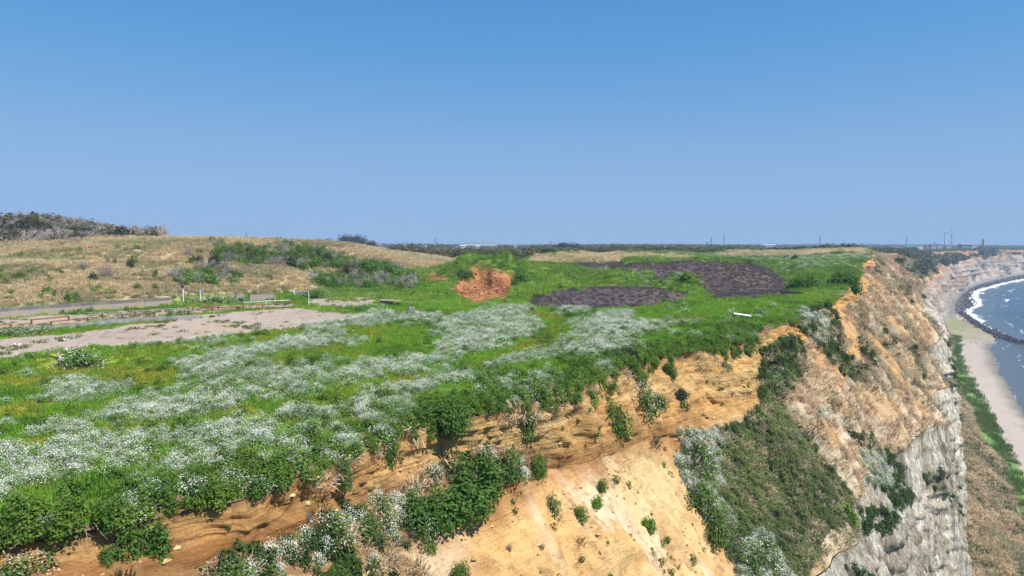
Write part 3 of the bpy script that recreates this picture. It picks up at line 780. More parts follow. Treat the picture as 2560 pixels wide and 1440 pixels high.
def leafy(seed, n=210, r=.55, h=.6, c=(.15, .285, .04), leaf=.085, T=None, low=0.0, q=None, lobes=0):
    q = q or random.Random(seed); T = T or Tris()
    lob = [(q.uniform(-.58, .58) * r, q.uniform(-.58, .58) * r, q.uniform(.55, 1.12), q.uniform(.32, .68)) for _ in range(lobes)]
    for i in range(n):
        a = q.uniform(0, 6.28); zz = q.uniform(low, 1); rr = math.sqrt(max(0, 1 - zz * zz)); k = q.uniform(.62, 1.06)
        nrm = Vector((rr * math.cos(a), rr * math.sin(a), zz))
        p = Vector((nrm.x * r * k, nrm.y * r * k, nrm.z * h * k))
        if lob:
            lx, ly, lh, lr = lob[i % lobes]; p = Vector((lx + nrm.x * r * k * lr, ly + nrm.y * r * k * lr, nrm.z * h * k * lh))
        nn = nrm * .9 + Vector((q.uniform(-.7, .7), q.uniform(-.7, .7), q.uniform(-.1, .9)))
        T.leaf(p, nn, leaf * q.uniform(.6, 1.25), jit(c, .3, q), 0, 1.6, q)
    return T
def flowering(seed, n=130, nf=340, r=.55, h=.44, c=(.17, .31, .045), leaf=.085, fs=.031, T=None, side=.05, fc=(.86, .84, .76)):
    q = random.Random(seed); T = leafy(seed, n, r, h, c, leaf, T, 0.0, q, 4)
    for i in range(nf):
        a = q.uniform(0, 6.28); zz = q.uniform(side, 1); rr = math.sqrt(max(0, 1 - zz * zz)) * q.uniform(.3, 1.08); k = q.uniform(.9, 1.35)
        p = (rr * math.cos(a) * r * k, rr * math.sin(a) * r * k, zz * h * k)
        T.leaf(p, (q.uniform(-.5, .7), q.uniform(-.9, .3), 1), fs * q.uniform(.5, 1.5), jit(fc, .06, q), 1, 1.1, q)
        if i % 4 == 0: T.stick((p[0] * .8, p[1] * .8, p[2] * .6), p, .004, .003, jit(c, .2, q))
    return T
def dry_tuft(seed, n=60, r=.5, h=.5, c=(.62, .52, .325), w=.035, lean=.9):
    q = random.Random(seed); T = Tris()
    for i in range(n):
        a = q.uniform(0, 6.28); d = r * .7 * math.sqrt(q.random()); x, y = d * math.cos(a), d * math.sin(a)
        a2 = a + q.uniform(-1, 1); hh = h * q.uniform(.5, 1.15); ln = lean * q.uniform(.1, 1) * hh
        dx, dy = math.cos(a2), math.sin(a2); wx, wy = -dy * w * .5, dx * w * .5; cc = jit(c, .3, q)
        m1 = (x + dx * ln * .35, y + dy * ln * .35, hh * .75); t1 = (x + dx * ln, y + dy * ln, hh * q.uniform(.7, 1.05))
        T.face([(x - wx, y - wy, -.08), (x + wx, y + wy, -.08), (m1[0] + wx, m1[1] + wy, m1[2]), (m1[0] - wx, m1[1] - wy, m1[2])], cc)
        T.face([(m1[0] - wx, m1[1] - wy, m1[2]), (m1[0] + wx, m1[1] + wy, m1[2]), t1], jit(c, .3, q))
    return T
def twiggy(seed, n=26, r=.6, h=.8, c=(.30, .25, .22), T=None, m=0, th=.012, q=None):
    q = q or random.Random(seed); T = T or Tris()
    for i in range(n):
        a = q.uniform(0, 6.28); el = q.uniform(.35, 1.4); L1 = q.uniform(.5, 1.0)
        d = Vector((math.cos(a) * math.cos(el) * r, math.sin(a) * math.cos(el) * r, math.sin(el) * h)) * L1
        p0 = Vector((math.cos(a) * .08 * r, math.sin(a) * .08 * r, -.03)); p1 = p0 + d * .5 + Vector((q.uniform(-.08, .08), q.uniform(-.08, .08), 0)); p2 = p0 + d
        cc = jit(c, .2, q); T.stick(p0, p1, th, th * .7, cc, m); T.stick(p1, p2, th * .7, th * .3, cc, m)
        for k in range(3):
            e = p1.lerp(p2, q.uniform(0, .9)); T.stick(e, e + Vector((q.uniform(-.25, .25) * r, q.uniform(-.25, .25) * r, q.uniform(0, .3) * h)), th * .45, th * .2, cc, m)
    return T

# ------------------------------------------------------------------ ground cover: one object per kind, tufts set out by geometry nodes
def proto_collection(name, meshes):
    c = bpy.data.collections.new(name)
    for i, me in enumerate(meshes):
        o = bpy.data.objects.new(f'{name}_tuft', me); c.objects.link(o)
    return c
_ngc = {}
def gn_group(coll):
    if coll.name in _ngc: return _ngc[coll.name]
    g = bpy.data.node_groups.new('scatter_' + coll.name, 'GeometryNodeTree')
    g.interface.new_socket('Geometry', in_out='INPUT', socket_type='NodeSocketGeometry')
    g.interface.new_socket('Geometry', in_out='OUTPUT', socket_type='NodeSocketGeometry')
    nd = g.nodes; gi = nd.new('NodeGroupInput'); go = nd.new('NodeGroupOutput')
    iop = nd.new('GeometryNodeInstanceOnPoints'); ci = nd.new('GeometryNodeCollectionInfo')
    ci.inputs['Collection'].default_value = coll; ci.inputs['Separate Children'].default_value = True; ci.inputs['Reset Children'].default_value = True
    iop.inputs['Pick Instance'].default_value = True
    def att(n, t):
        a = nd.new('GeometryNodeInputNamedAttribute'); a.data_type = t; a.inputs['Name'].default_value = n; return a.outputs['Attribute']
    g.links.new(gi.outputs[0], iop.inputs['Points']); g.links.new(ci.outputs[0], iop.inputs['Instance'])
    g.links.new(att('idx', 'INT'), iop.inputs['Instance Index'])
    g.links.new(att('rot', 'FLOAT_VECTOR'), iop.inputs['Rotation']); g.links.new(att('scl', 'FLOAT_VECTOR'), iop.inputs['Scale'])
    g.links.new(iop.outputs[0], go.inputs[0])
    _ngc[coll.name] = g
    return g
def scatter(name, coll, pts, scl, tint, tilt=0.12, nrm=None, sz=None):
    n = len(pts); me = bpy.data.meshes.new(name); me.vertices.add(n)
    me.vertices.foreach_set('co', pts.reshape(-1).astype(np.float32))
    rot = np.zeros((n, 3)); rot[:, 2] = rng.uniform(0, 6.283, n); rot[:, :2] = rng.normal(0, tilt, (n, 2))
    if nrm is not None:      # lean with the slope, heading the tuft about the upright first
        ax = np.arctan2(np.hypot(nrm[:, 0], nrm[:, 1]), nrm[:, 2]) * 0.6; az = np.arctan2(nrm[:, 1], nrm[:, 0])
        rot[:, 1] = ax; rot[:, 2] = az; rot[:, 0] = rng.normal(0, tilt, n)
    S = np.repeat(scl[:, None], 3, 1)
    if sz is not None: S[:, 2] *= sz
    for k, t, A in (('rot', 'FLOAT_VECTOR', rot), ('scl', 'FLOAT_VECTOR', S)):
        a = me.attributes.new(k, t, 'POINT'); a.data.foreach_set('vector', A.reshape(-1).astype(np.float32))
    a = me.attributes.new('idx', 'INT', 'POINT'); a.data.foreach_set('value', rng.integers(0, len(coll.objects), n).astype(np.int32))
    a = me.attributes.new('tint', 'FLOAT_COLOR', 'POINT'); T4 = np.ones((n, 4)); T4[:, :3] = tint; a.data.foreach_set('color', T4.reshape(-1).astype(np.float32))
    o = bpy.data.objects.new(name, me); COL.objects.link(o)
    md = o.modifiers.new('scatter', 'NODES'); md.node_group = gn_group(coll)
    return stuff(o)

def cells(P, mask=None):
    a, b, c, d = P[:-1, :-1], P[:-1, 1:], P[1:, 1:], P[1:, :-1]
    n = np.cross(c - a, d - b); ar = 0.5 * np.linalg.norm(n, axis=-1)
    n = n / np.maximum(np.linalg.norm(n, axis=-1, keepdims=True), 1e-9)
    n = np.where(n[..., 2:3] < 0, -n, n)
    if mask is not None: ar = ar * mask
    return ar, n
AR1, NR1 = cells(P_PL, quadmask)
AR2, NR2 = cells(P_CL)
def mid(A): return 0.25 * (A[:-1, :-1] + A[:-1, 1:] + A[1:, 1:] + A[1:, :-1])
def sample(P, AR, NR, dens):
    """dens: tufts per square metre for each cell"""
    e = AR * dens
    n = rng.poisson(np.clip(e, 0, 400))
    i, j = np.nonzero(n); k = n[i, j]; i = np.repeat(i, k); j = np.repeat(j, k)
    a, b = rng.random(len(i))[:, None], rng.random(len(i))[:, None]
    p = (P[i, j] * (1 - a) + P[i + 1, j] * a) * (1 - b) + (P[i, j + 1] * (1 - a) + P[i + 1, j + 1] * a) * b
    return p, NR[i, j], i, j
Xc, Yc, Zc = mid(X), mid(Y), mid(Z); Uc, Vc = proj(Xc, Yc, Zc)
inl = mid(inland); sc_ = mid(S_)
infr = (Uc > -250) & (Uc < 2800)
lod = np.clip(Yc / 60, 1, 20)          # farther tufts are larger and fewer
white = 0
for jx, jy in ((0, 0), (26, 5), (-26, -5), (20, -9), (-20, 9), (45, 0), (-45, 0)):
    white = white + inany(Uw + jx * np.clip(30 / Y, .4, 1), Vw + jy * np.clip(40 / Y, .35, 1), WHITE) * near / 7.0
white = mid(white); yel = mid(m_yel.astype(float)); slab = mid(m_slab.astype(float)); red = mid(m_red.astype(float)); dark = mid(m_dark.astype(float))
hillm = mid(m_hill.astype(float)); dryb = mid(m_dryb.astype(float))
N1, N2 = mid(n1), mid(n2)
field = (1 - slab) * (1 - red) * (1 - dark) * (1 - hillm) * (1 - dryb) * infr * (Yc < 430)
rimb = np.exp(-np.maximum(inl, 0) / 1.6) * (sc_ < 130)         # lush skirt along the rim
n5 = fbm(Xc / 1.6, Yc / 1.6, 3); n6 = fbm(Xc / 4 + 50, Yc / 4, 3)
# lush grass
C_GRASS = proto_collection('lush_grass', [grass_tuft(i).mesh('lush_grass_tuft', [M_LEAF_T]) for i in range(4)])
nearslab = mid(inany(U, V + 12, SLAB).astype(float)) * (Yc < 130)
dens = 6.0 * field * (1 - 0.95 * yel) * (1 - 0.75 * white) * (1 - .9 * nearslab) / lod ** 1.7 * (0.65 + 0.5 * n5.clip(-.8, 1)) * (1 - 0.8 * rimb)
p, nn, i, j = sample(P_PL, AR1, NR1, np.clip(dens, 0, None))
k = sstep(-.35, .35, N1[i, j] + .6 * N2[i, j])[:, None]
ti = lerp(np.array([.80, .90, .8]), np.array([1.3, 1.3, 1.0]), k)
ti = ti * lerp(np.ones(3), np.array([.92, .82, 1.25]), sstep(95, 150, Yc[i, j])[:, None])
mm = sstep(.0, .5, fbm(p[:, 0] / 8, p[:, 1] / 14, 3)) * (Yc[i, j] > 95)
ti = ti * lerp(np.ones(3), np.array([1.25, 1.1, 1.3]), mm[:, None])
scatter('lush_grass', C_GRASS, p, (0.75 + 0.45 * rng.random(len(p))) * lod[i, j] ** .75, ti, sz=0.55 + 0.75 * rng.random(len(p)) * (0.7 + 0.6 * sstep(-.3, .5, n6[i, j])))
p, nn, i, j = sample(P_PL, AR1, NR1, field * (Yc > 100) * (Yc < 420) * 1.2 / lod ** 1.6 * sstep(.05, .5, fbm(Xc / 9 + 3, Yc / 16, 3)))
farpale = (p, lod[i, j])
pf, nnf, i_f, j_f = sample(P_PL, AR1, NR1, field * (Yc > 128) * (Yc < 420) * (Uc > 1500) * .9 / lod ** 1.6 * sstep(.15, .5, fbm(Xc / 14 + 33, Yc / 22, 3)))
farwhite = (pf, lod[i_f, j_f])
# short yellow-green grass
C_SHORT = proto_collection('short_grass', [grass_tuft(i + 20, 44, .42, .17, (.36, .37, .05), .5, .035).mesh('short_grass_tuft', [M_LEAF_T]) for i in range(3)])
dens = 6.0 * field * np.clip(yel + 0.12 + 0.3 * (N2 > .25), 0, 1) / lod ** 1.6 * (Yc < 150)
p, nn, i, j = sample(P_PL, AR1, NR1, np.clip(dens, 0, None))
k = sstep(-.4, .4, n5[i, j])[:, None]
scatter('short_grass', C_SHORT, p, (0.8 + 0.4 * rng.random(len(p))) * lod[i, j] ** .7, lerp(np.array([1.05, 1.0, .9]), np.array([.62, .95, .8]), k))
# white flowering plants of the field
C_FLOW = proto_collection('white_flowers', [flowering(i + 40).mesh('white_flower_plant', [M_LEAF_T, M_PETAL]) for i in range(5)])
n8 = fbm(Xc / .7 + 5, Yc / .7, 3)
wd = white * (0.55 + 0.85 * sstep(-.5, .4, n5)) * (.55 + .8 * sstep(-.4, .4, n8)) + 0.07 * (1 - white) * (Yc < 100) * sstep(-.1, .5, n6) + 0.75 * rimb * sstep(-.2, .4, n6) * (Uc < 1600)
dens = 2.7 * wd * (1 - slab) * (1 - .9 * nearslab) * (1 - red) * (1 - dark) * (1 - hillm) * (1 - 0.93 * yel) * infr / lod ** 1.5
p, nn, i, j = sample(P_PL, AR1, NR1, np.clip(dens, 0, None))
k = rng.random((len(p), 1))
scatter('white_flowers', C_FLOW, p, (0.62 + 0.5 * rng.random(len(p))) * lod[i, j] ** .7, lerp(np.array([.8, .9, .8]), np.array([1.3, 1.2, 1.1]), k), sz=0.75 + 0.5 * rng.random(len(p)))
nflow = len(p)
scatter('far_meadow_flowers', C_FLOW, farwhite[0], .7 * farwhite[1] ** .7, np.array([.9, .9, .9]))
# leafy plants on the rim and hanging over it
C_LEAFY = proto_collection('rim_foliage', [leafy(i + 60, 260, .6, .7, lobes=4).mesh('rim_foliage_clump', [M_LEAF_T]) for i in range(4)])
dens = (3.6 * rimb * (sc_ < 75) + 0.25 * field * sstep(.1, .6, n6) * (Yc < 120) / lod) * (1 - slab)
p, nn, i, j = sample(P_PL, AR1, NR1, np.clip(dens * infr, 0, None))
k = rng.random((len(p), 1))
t1 = lerp(np.array([.55, .60, .6]), np.array([1.2, .98, .95]), k)
scatter('rim_foliage', C_LEAFY, p, 0.55 + 0.55 * rng.random(len(p)), t1, tilt=.2)
print('veg plateau', round(time.time() - T0, 1), nflow)

# cliff face cover -----------------------------------------------------------
sg, tm = seg[:-1, :-1], mid(tt); LSc, LCc, LZc = mid(LS), mid(LC), mid(LZ); LXc, LYc = mid(LX), mid(LY)
Uq, Vq = mid(U2), mid(V2)
in2 = (Uq > -300) & (Uq < 2850) & (Vq < 1750) & (LYc > 5)
dist = np.sqrt(LXc ** 2 + LYc ** 2 + (LZc - 8) ** 2)
lod2 = np.clip(dist / 60, 1, 30)
A1, A2 = mid(a1), mid(a2); OR = mid(oran)
steep = 1 - sstep(.15, .4, NR2[..., 2])
# hanging clumps at the top of the scarp
hang = (sg <= 1) * (1 - (sg == 1) * sstep(0.0, 0.16 + 0.16 * np.interp(LSc, [0, 40, 60], [1, 1, .5]), tm + 0.12 * fbm(LSc / 1.9, LSc * 0, 3))) * (LSc < 74)
dens = 4.2 * hang * in2 * np.where(sg == 0, 1.0, sstep(-.45, -.15, fbm(LSc / 2.4, LSc * 0 + 4, 3)))
p, nn, i, j = sample(P_CL, AR2, NR2, dens)
p = p + nn * 0.1
scatter('hanging_foliage', C_LEAFY, p, 0.5 + 0.5 * rng.random(len(p)), lerp(np.array([.5, .6, .55]), np.array([1.2, .98, .95]), rng.random((len(p), 1))), nrm=nn, tilt=.3)
# dark green fan: low scrub
fanm = inpoly(Uq + 10 * A1, Vq + 8 * A1, FAN) & (LSc < 80) & (sg <= 2)
C_SCRUB = proto_collection('slope_scrub', [(lambda T, q: twiggy(0, 7, .5, .6, (.26, .22, .16), T, 0, .009, q))(leafy(i + 80, 190, .5, .45, (.165, .24, .075), .075, None, 0, None, 4), random.Random(i)).mesh('slope_scrub_clump', [M_LEAF_T]) for i in range(4)])
p, nn, i, j = sample(P_CL, AR2, NR2, 4.2 * fanm * in2)
k = sstep(-.5, .5, fbm(p[:, 0] / 2.5, p[:, 2] / 2.5, 3))[:, None]
scatter('slope_scrub', C_SCRUB, p, 0.6 + 0.45 * rng.random(len(p)), lerp(np.array([.8, .8, .8]), np.array([1.25, 1.15, 1.1]), k), nrm=nn)
C_DRY = proto_collection('dry_grass', [dry_tuft(i + 100).mesh('dry_grass_tuft', [M_LEAF_T]) for i in range(4)])
scatter('faded_meadow_grass', C_DRY, farpale[0], .6 * farpale[1] ** .6, np.array([.75, .95, .75]), sz=.5 * np.ones(len(farpale[0])))
C_SDRY = proto_collection('dry_brush', [dry_tuft(i + 120, 34, .5, .42, (.66, .53, .36), .03, 1.1).mesh('dry_brush_tuft', [M_LEAF_T]) for i in range(3)] +
                         [twiggy(i + 130, 16, .55, .5, (.27, .215, .165)).mesh('dry_brush_twigs', [M_TWIG_T]) for i in range(2)])
ledm = inpoly(Uq + 10 * A1, Vq + 8 * A1, LEDGE) & (sg >= 1) & (sg <= 2) & (LSc < 60)
# dry brush over the long slope, thinner on the bare orange chutes
dens = in2 * (1 - OR * 0.93) * ((sg == 2) & ~fanm & (LSc > 61)) * 3.2 / lod2 ** 1.45 * (1 - sstep(620, 760, LSc) * .8)
dens += in2 * (sg == 4) * (1 - sstep(470, 560, LSc)) * 1.3 / lod2 ** 1.4
dens += in2 * ((sg == 2) & ~fanm & (LSc <= 61)) * (1 - mid(m_pale.astype(float))) * 2.5
dens += in2 * (sg == 4) * (LSc < 300) * .9
dens += in2 * fanm * 1.1 + in2 * ledm * 2.0
dens += in2 * ((sg == 1) & (tm < .3) & (LSc < 75)) * 2.2 * sstep(.0, .4, A1)
p, nn, i, j = sample(P_CL, AR2, NR2, dens)
k = sstep(-.5, .5, fbm(p[:, 0] / 6, p[:, 2] / 4 + p[:, 1] / 9, 3))[:, None]
tb_ = lerp(np.array([.75, .80, .70]), np.array([1.15, 1.08, 1.02]), k)
scatter('dry_brush', C_SDRY, p, (0.85 + 0.6 * rng.random(len(p))) * lod2[i, j] ** .72, tb_, nrm=nn)
nb = len(p)
# green patches on the slope, the talus and the ledge
gcl = (sg == 3) & (LSc < 260)
gm_ = sstep(0.18, 0.5, A2 + 0.45 * A1)
dens = in2 * gm_ * ((sg == 2) & ~fanm & (LSc > 60)) * (1 - OR) * 0.7 / lod2 ** 1.5
dens += in2 * sstep(-.05, .35, fbm(LSc / 8, LCc / 4 + 7, 3)) * (sg == 4) * (1 - sstep(470, 600, LSc)) * 2.2 / lod2 ** 1.5
dens += in2 * gcl * .9 * sstep(.32, .5, A2 + .6 * A1) / lod2 ** 1.5
dens += in2 * ledm * 2.2 * sstep(-.2, .3, fbm(LSc / 2.2, LZc + 9, 3))
GREENP = [[(1895,880),(1990,830),(2010,880),(1985,960),(1950,1010),(1905,990)], [(1960,760),(2070,745),(2100,800),(2130,870),(2160,960),(2120,950),(2060,880),(2000,830),(1960,800)],
          [(2190,1100),(2260,1170),(2290,1250),(2260,1280),(2200,1240),(2150,1130),(2130,1080)], [(2130,1290),(2180,1250),(2250,1290),(2220,1330),(2130,1330)]]
greenp = inany(Uq + 12 * A1, Vq + 10 * A1, GREENP) & (dist < 180)
dens += in2 * greenp * 2.2 / lod2
p, nn, i, j = sample(P_CL, AR2, NR2, dens)
C_SLEAF = proto_collection('cliff_greenery', [leafy(i + 160, 200, .6, .5, (.065, .125, .03), .095, lobes=4).mesh('cliff_greenery_clump', [M_LEAF_T]) for i in range(3)])
scatter('cliff_greenery', C_SLEAF, p, (0.6 + 0.5 * rng.random(len(p))) * lod2[i, j] ** .7, lerp(np.array([.8, .85, .9]), np.array([1.3, 1.15, 1.0]), rng.random((len(p), 1))), nrm=nn)
# flowers on the cliff
FLP = [[(1690,1075),(1780,1070),(1800,1130),(1770,1180),(1720,1150)], [(1690,1150),(1780,1160),(1810,1220),(1840,1290),(1790,1330),(1720,1240)], [(1850,1330),(1920,1330),(1960,1400),(1990,1500),(1850,1500)],
       [(2150,1120),(2200,1130),(2230,1200),(2200,1240),(2160,1180)], [(2000,770),(2060,780),(2090,850),(2060,870),(1990,820)], [(1780,800),(1830,805),(1870,850),(1820,840)], [(2040,1010),(2070,1040),(2050,1060)]]
flp = inany(Uq + 9 * A1, Vq + 9 * A1, FLP) & (dist < 190)
flp2 = (ledm * sstep(.05, .35, fbm(LSc / 2.6 + 3, LZc, 2)) * (Uq < 1400))
p, nn, i, j = sample(P_CL, AR2, NR2, in2 * (flp * 2.6 / lod2 ** 1.2 + flp2 * 1.0))
scatter('cliff_flowers', C_FLOW, p, (0.6 + 0.5 * rng.random(len(p))) * lod2[i, j] ** .7, np.ones(3) * 0.9, nrm=nn)
# small weeds on the bare sand
pale_c = (sg == 2) & (LSc < 66) & ~fanm & ~ledm
dens = in2 * pale_c * 1.3 * sstep(-.15, .5, fbm(LSc / 3, LZc / 2 + 6, 3)) + in2 * (sg == 1) * (LSc < 64) * (tm > .2) * 0.5 * sstep(.0, .4, fbm(LSc / 2, LZc + 16, 3))
p, nn, i, j = sample(P_CL, AR2, NR2, dens)
C_WEED = proto_collection('sand_weeds', [leafy(i + 180, 46, .16, .20, (.13, .20, .04), .06).mesh('sand_weed', [M_LEAF_T]) for i in range(3)] + [dry_tuft(190, 26, .16, .26, (.24, .19, .10), .02).mesh('sand_weed_dry', [M_LEAF_T])])
scatter('sand_weeds', C_WEED, p, 0.4 + 1.9 * rng.random(len(p)) ** 3, lerp(np.array([.8, .85, .9]), np.array([1.3, 1.15, 1.0]), rng.random((len(p), 1))), nrm=nn)
# green strip behind the beach
p, nn, i, j = sample(P_CL, AR2, NR2, in2 * (sg == 5) * (LSc < 530) * 2.8 * sstep(-.45, .0, fbm(LSc / 12, LCc / 3 + 17, 3) + .3 * (tm - .3)) / lod2 ** 1.3)
C_STRIP = proto_collection('beach_grass', [grass_tuft(i + 200, 40, .5, .35, (.15, .235, .065)).mesh('beach_grass_tuft', [M_LEAF_T]) for i in range(2)])
scatter('beach_grass', C_STRIP, p, lod2[i, j] ** .75, lerp(np.array([.8, .85, .9]), np.array([1.6, 1.2, 1.2]), rng.random((len(p), 1)) ** 2))
print('veg cliff', round(time.time() - T0, 1), nb)

# hill: dry grass
dens = 3.4 * (hillm + dryb * 0.6) * infr / lod ** 1.25 * (0.75 + 0.4 * n5.clip(-.8, .8))
p, nn, i, j = sample(P_PL, AR1, NR1, np.clip(dens, 0, None))
k = sstep(-.45, .45, fbm(p[:, 0] / 9, p[:, 1] / 9, 4))[:, None]
ti = lerp(np.array([.78, .80, .70]), np.array([1.15, 1.08, 1.02]), k)
scatter('dry_grass', C_DRY, p, (0.7 + 0.5 * rng.random(len(p))) * lod[i, j] ** .55, ti, sz=.6 + .5 * rng.random(len(p)))
# green and grey scrub of the hill gully
BANDP = [[(540,612),(580,618),(640,622),(720,616),(800,618),(850,640),(900,655),(1000,668),(960,690),(880,684),(820,676),(740,668),(640,662),(560,660),(545,640)], [(430,690),(520,672),(600,680),(620,700),(560,716),(440,716)], [(780,700),(860,690),(1000,680),(1060,690),(1040,720),(860,722),(790,722)]]
bandm = inany(Uc + 14 * N1, Vc + 5 * N1, BANDP) & (Yc > 105) & (Yc < 260)
p, nn, i, j = sample(P_PL, AR1, NR1, bandm * .30)
k = rng.random((len(p), 1))
scatter('gully_thicket', C_LEAFY, p, 1.3 + 1.3 * rng.random(len(p)), lerp(np.array([.55, .65, .7]), np.array([1.1, 1.0, 1.0]), k))
C_HB = proto_collection('bare_thicket', [twiggy(i + 260, 30, .7, .8, (.36, .32, .28), th=.02).mesh('bare_thicket_clump', [M_TWIG_T]) for i in range(2)])
p, nn, i, j = sample(P_PL, AR1, NR1, bandm * .14)
scatter('bare_thicket', C_HB, p, 1.6 + 1.3 * rng.random(len(p)), np.ones(3))
p, nn, i, j = sample(P_PL, AR1, NR1, hillm * (Yc < 150) * .10 * sstep(.1, .5, fbm(Xc / 8, Yc / 8 + 3, 3)))
scatter('hill_weeds', C_LEAFY, p, .8 + .8 * rng.random(len(p)), lerp(np.array([.8, .85, .9]), np.array([1.3, 1.2, 1.0]), rng.random((len(p), 1))))
# loose clods and stones
def clod(seed, c):
    q = random.Random(seed); T = Tris(); d = [Vector((1, 0, 0)), Vector((0, 1, 0)), Vector((-1, 0, 0)), Vector((0, -1, 0))]
    d = [v * q.uniform(.7, 1.2) + Vector((0, 0, q.uniform(-.1, .1))) for v in d]; tp = Vector((q.uniform(-.3, .3), q.uniform(-.3, .3), q.uniform(.5, .8))); bt = Vector((0, 0, -.4))
    for k in range(4):
        T.face([d[k], d[(k + 1) % 4], tp], jit(c, .25, q)); T.face([d[(k + 1) % 4], d[k], bt], jit(c, .25, q))
    return T
C_RCL = proto_collection('red_soil_clods', [clod(i + 400, (.34, .15, .065)).mesh('red_soil_clod', [M_TWIG_T]) for i in range(4)])
p, nn, i, j = sample(P_PL, AR1, NR1, 2.2 * red)
scatter('red_soil_clods', C_RCL, p, .10 + .45 * rng.random(len(p)) ** 4, lerp(np.array([.6, .6, .6]), np.array([1.4, 1.5, 1.5]), rng.random((len(p), 1))))
C_SCL = proto_collection('sand_clods', [clod(i + 420, (.60, .41, .20)).mesh('sand_clod', [M_TWIG_T]) for i in range(4)])
p, nn, i, j = sample(P_CL, AR2, NR2, in2 * (LSc < 75) * (2.6 * pale_c * sstep(-.1, .5, fbm(LSc / 2.2 + 60, LCc / 2.2, 3)) + 1.6 * (sg == 1) * (tm > .15) + 1.2 * ledm))
scatter('sand_clods', C_SCL, p, .03 + .20 * rng.random(len(p)) ** 5, lerp(np.array([.6, .55, .5]), np.array([1.1, 1.1, 1.15]), rng.random((len(p), 1))))
C_GCL = proto_collection('yard_grit', [clod(i + 440, (.30, .24, .19)).mesh('yard_grit_stone', [M_TWIG_T]) for i in range(3)])
p, nn, i, j = sample(P_PL, AR1, NR1, 1.0 * slab * sstep(.0, .5, fbm(Xc / 4 + 60, Yc / 3, 3)) * (Yc < 120))
scatter('yard_grit', C_GCL, p, .02 + .12 * rng.random(len(p)) ** 4, lerp(np.array([.5, .5, .5]), np.array([1.6, 1.5, 1.4]), rng.random((len(p), 1))))
# weeds on the concrete yard
wz = sstep(.30, .55, fbm(Xc / 2.6 + 8, Yc / 5.5, 3)) * sstep(-.1, .3, fbm(Xc / 16, Yc / 12 + 4, 2))
edge = mid(inany(U + 8 * n1, V + 5 * n1, [[(0,800),(430,769),(600,764),(735,760),(740,772),(600,784),(430,800),(200,822),(0,840)]]).astype(float))
dens = slab * (1.6 * wz + edge * 1.6 * sstep(-.1, .25, fbm(Xc / 5, Yc / 3 + 4, 2))) * (Yc < 130)
p, nn, i, j = sample(P_PL, AR1, NR1, np.clip(dens, 0, None))
C_YW = proto_collection('yard_weeds', [grass_tuft(i + 220, 30, .35, .22, (.13, .20, .035)).mesh('yard_weed', [M_LEAF_T]) for i in range(2)])
scatter('yard_weeds', C_YW, p, .6 + .6 * rng.random(len(p)), lerp(np.array([.7, .9, .9]), np.array([1.3, 1.0, 1.0]), rng.random((len(p), 1))))
# sparse growth on the spoil heaps
p, nn, i, j = sample(P_PL, AR1, NR1, 0.30 * dark * sstep(.15, .5, N2))
C_DST = proto_collection('dead_stalks', [dry_tuft(i + 240, 46, .5, .35, (.20, .158, .15), .03, .9).mesh('dead_stalk_tuft', [M_LEAF_T]) for i in range(3)])
q_, nn_, i_, j_ = sample(P_PL, AR1, NR1, 2.6 * dark)
scatter('dead_stalks', C_DST, q_, .45 + .5 * rng.random(len(q_)) ** 2, lerp(np.array([.9, .88, .88]), np.array([1.12, 1.1, 1.1]), sstep(-.4, .4, fbm(q_[:, 0] / 2, q_[:, 1] / 2, 3))[:, None]))
scatter('spoil_heap_weeds', C_YW, p, 1.0 + .8 * rng.random(len(p)), np.array([.8, .9, .8]))
print('veg done', round(time.time() - T0, 1))
# ------------------------------------------------------------------ things: helpers
def simple(name, c, rough=0.85, metal=0.0, var=0.25, scale=6.0, bump=0.15, stain=None):
    m, nt, bs = nmat(name)
    tc = N(nt, 'ShaderNodeTexCoord')
    n1_ = N(nt, 'ShaderNodeTexNoise'); n1_.inputs['Scale'].default_value = scale; n1_.inputs['Detail'].default_value = 8; n1_.inputs['Roughness'].default_value = .65
    L(nt, tc.outputs['Object'], n1_.inputs['Vector'])
    lo = tuple(x * (1 - var) for x in c); hi = tuple(min(1, x * (1 + var)) for x in c)
    cc = mixc(nt, mrange(nt, n1_.outputs['Fac'], .3, .7, 0, 1), lo, hi)
    if stain:
        n2_ = N(nt, 'ShaderNodeTexNoise'); n2_.inputs['Scale'].default_value = scale * .22; n2_.inputs['Detail'].default_value = 6
        mp = N(nt, 'ShaderNodeMapping'); mp.inputs['Scale'].default_value = (1, 1, .35); L(nt, tc.outputs['Object'], mp.inputs[0]); L(nt, mp.outputs[0], n2_.inputs['Vector'])
        cc = mixc(nt, mrange(nt, n2_.outputs['Fac'], .48, .66, 0, .8), cc, stain)
    L(nt, cc, bs.inputs['Base Color']); bs.inputs['Roughness'].default_value = rough; bs.inputs['Metallic'].default_value = metal
    bs.inputs['Specular IOR Level'].default_value = .25
    bp = N(nt, 'ShaderNodeBump'); bp.inputs['Strength'].default_value = .5; bp.inputs['Distance'].default_value = bump * .2
    L(nt, n1_.outputs['Fac'], bp.inputs['Height']); L(nt, bp.outputs[0], bs.inputs['Normal'])
    return m
M_CONC = simple('weathered_concrete', (.34, .29, .25), stain=(.42, .30, .16))
M_CONCG = simple('grey_concrete', (.30, .28, .27), stain=(.20, .18, .17))
M_CONCO = simple('ochre_stained_concrete', (.44, .31, .15), stain=(.30, .27, .24))
M_COPE = simple('dark_lichen_concrete', (.17, .145, .145), stain=(.26, .22, .2))
M_RUST = simple('rusty_steel', (.23, .085, .05), .8, .0, .35, 20)
M_GREYM = simple('grey_pipe', (.40, .38, .35), .6, .0, .2, 20)
M_WHITE = simple('white_paint', (.78, .78, .76), .5, 0, .06)
M_WHITEF = simple('white_wall', (.72, .71, .69), .6, 0, .05, .2)
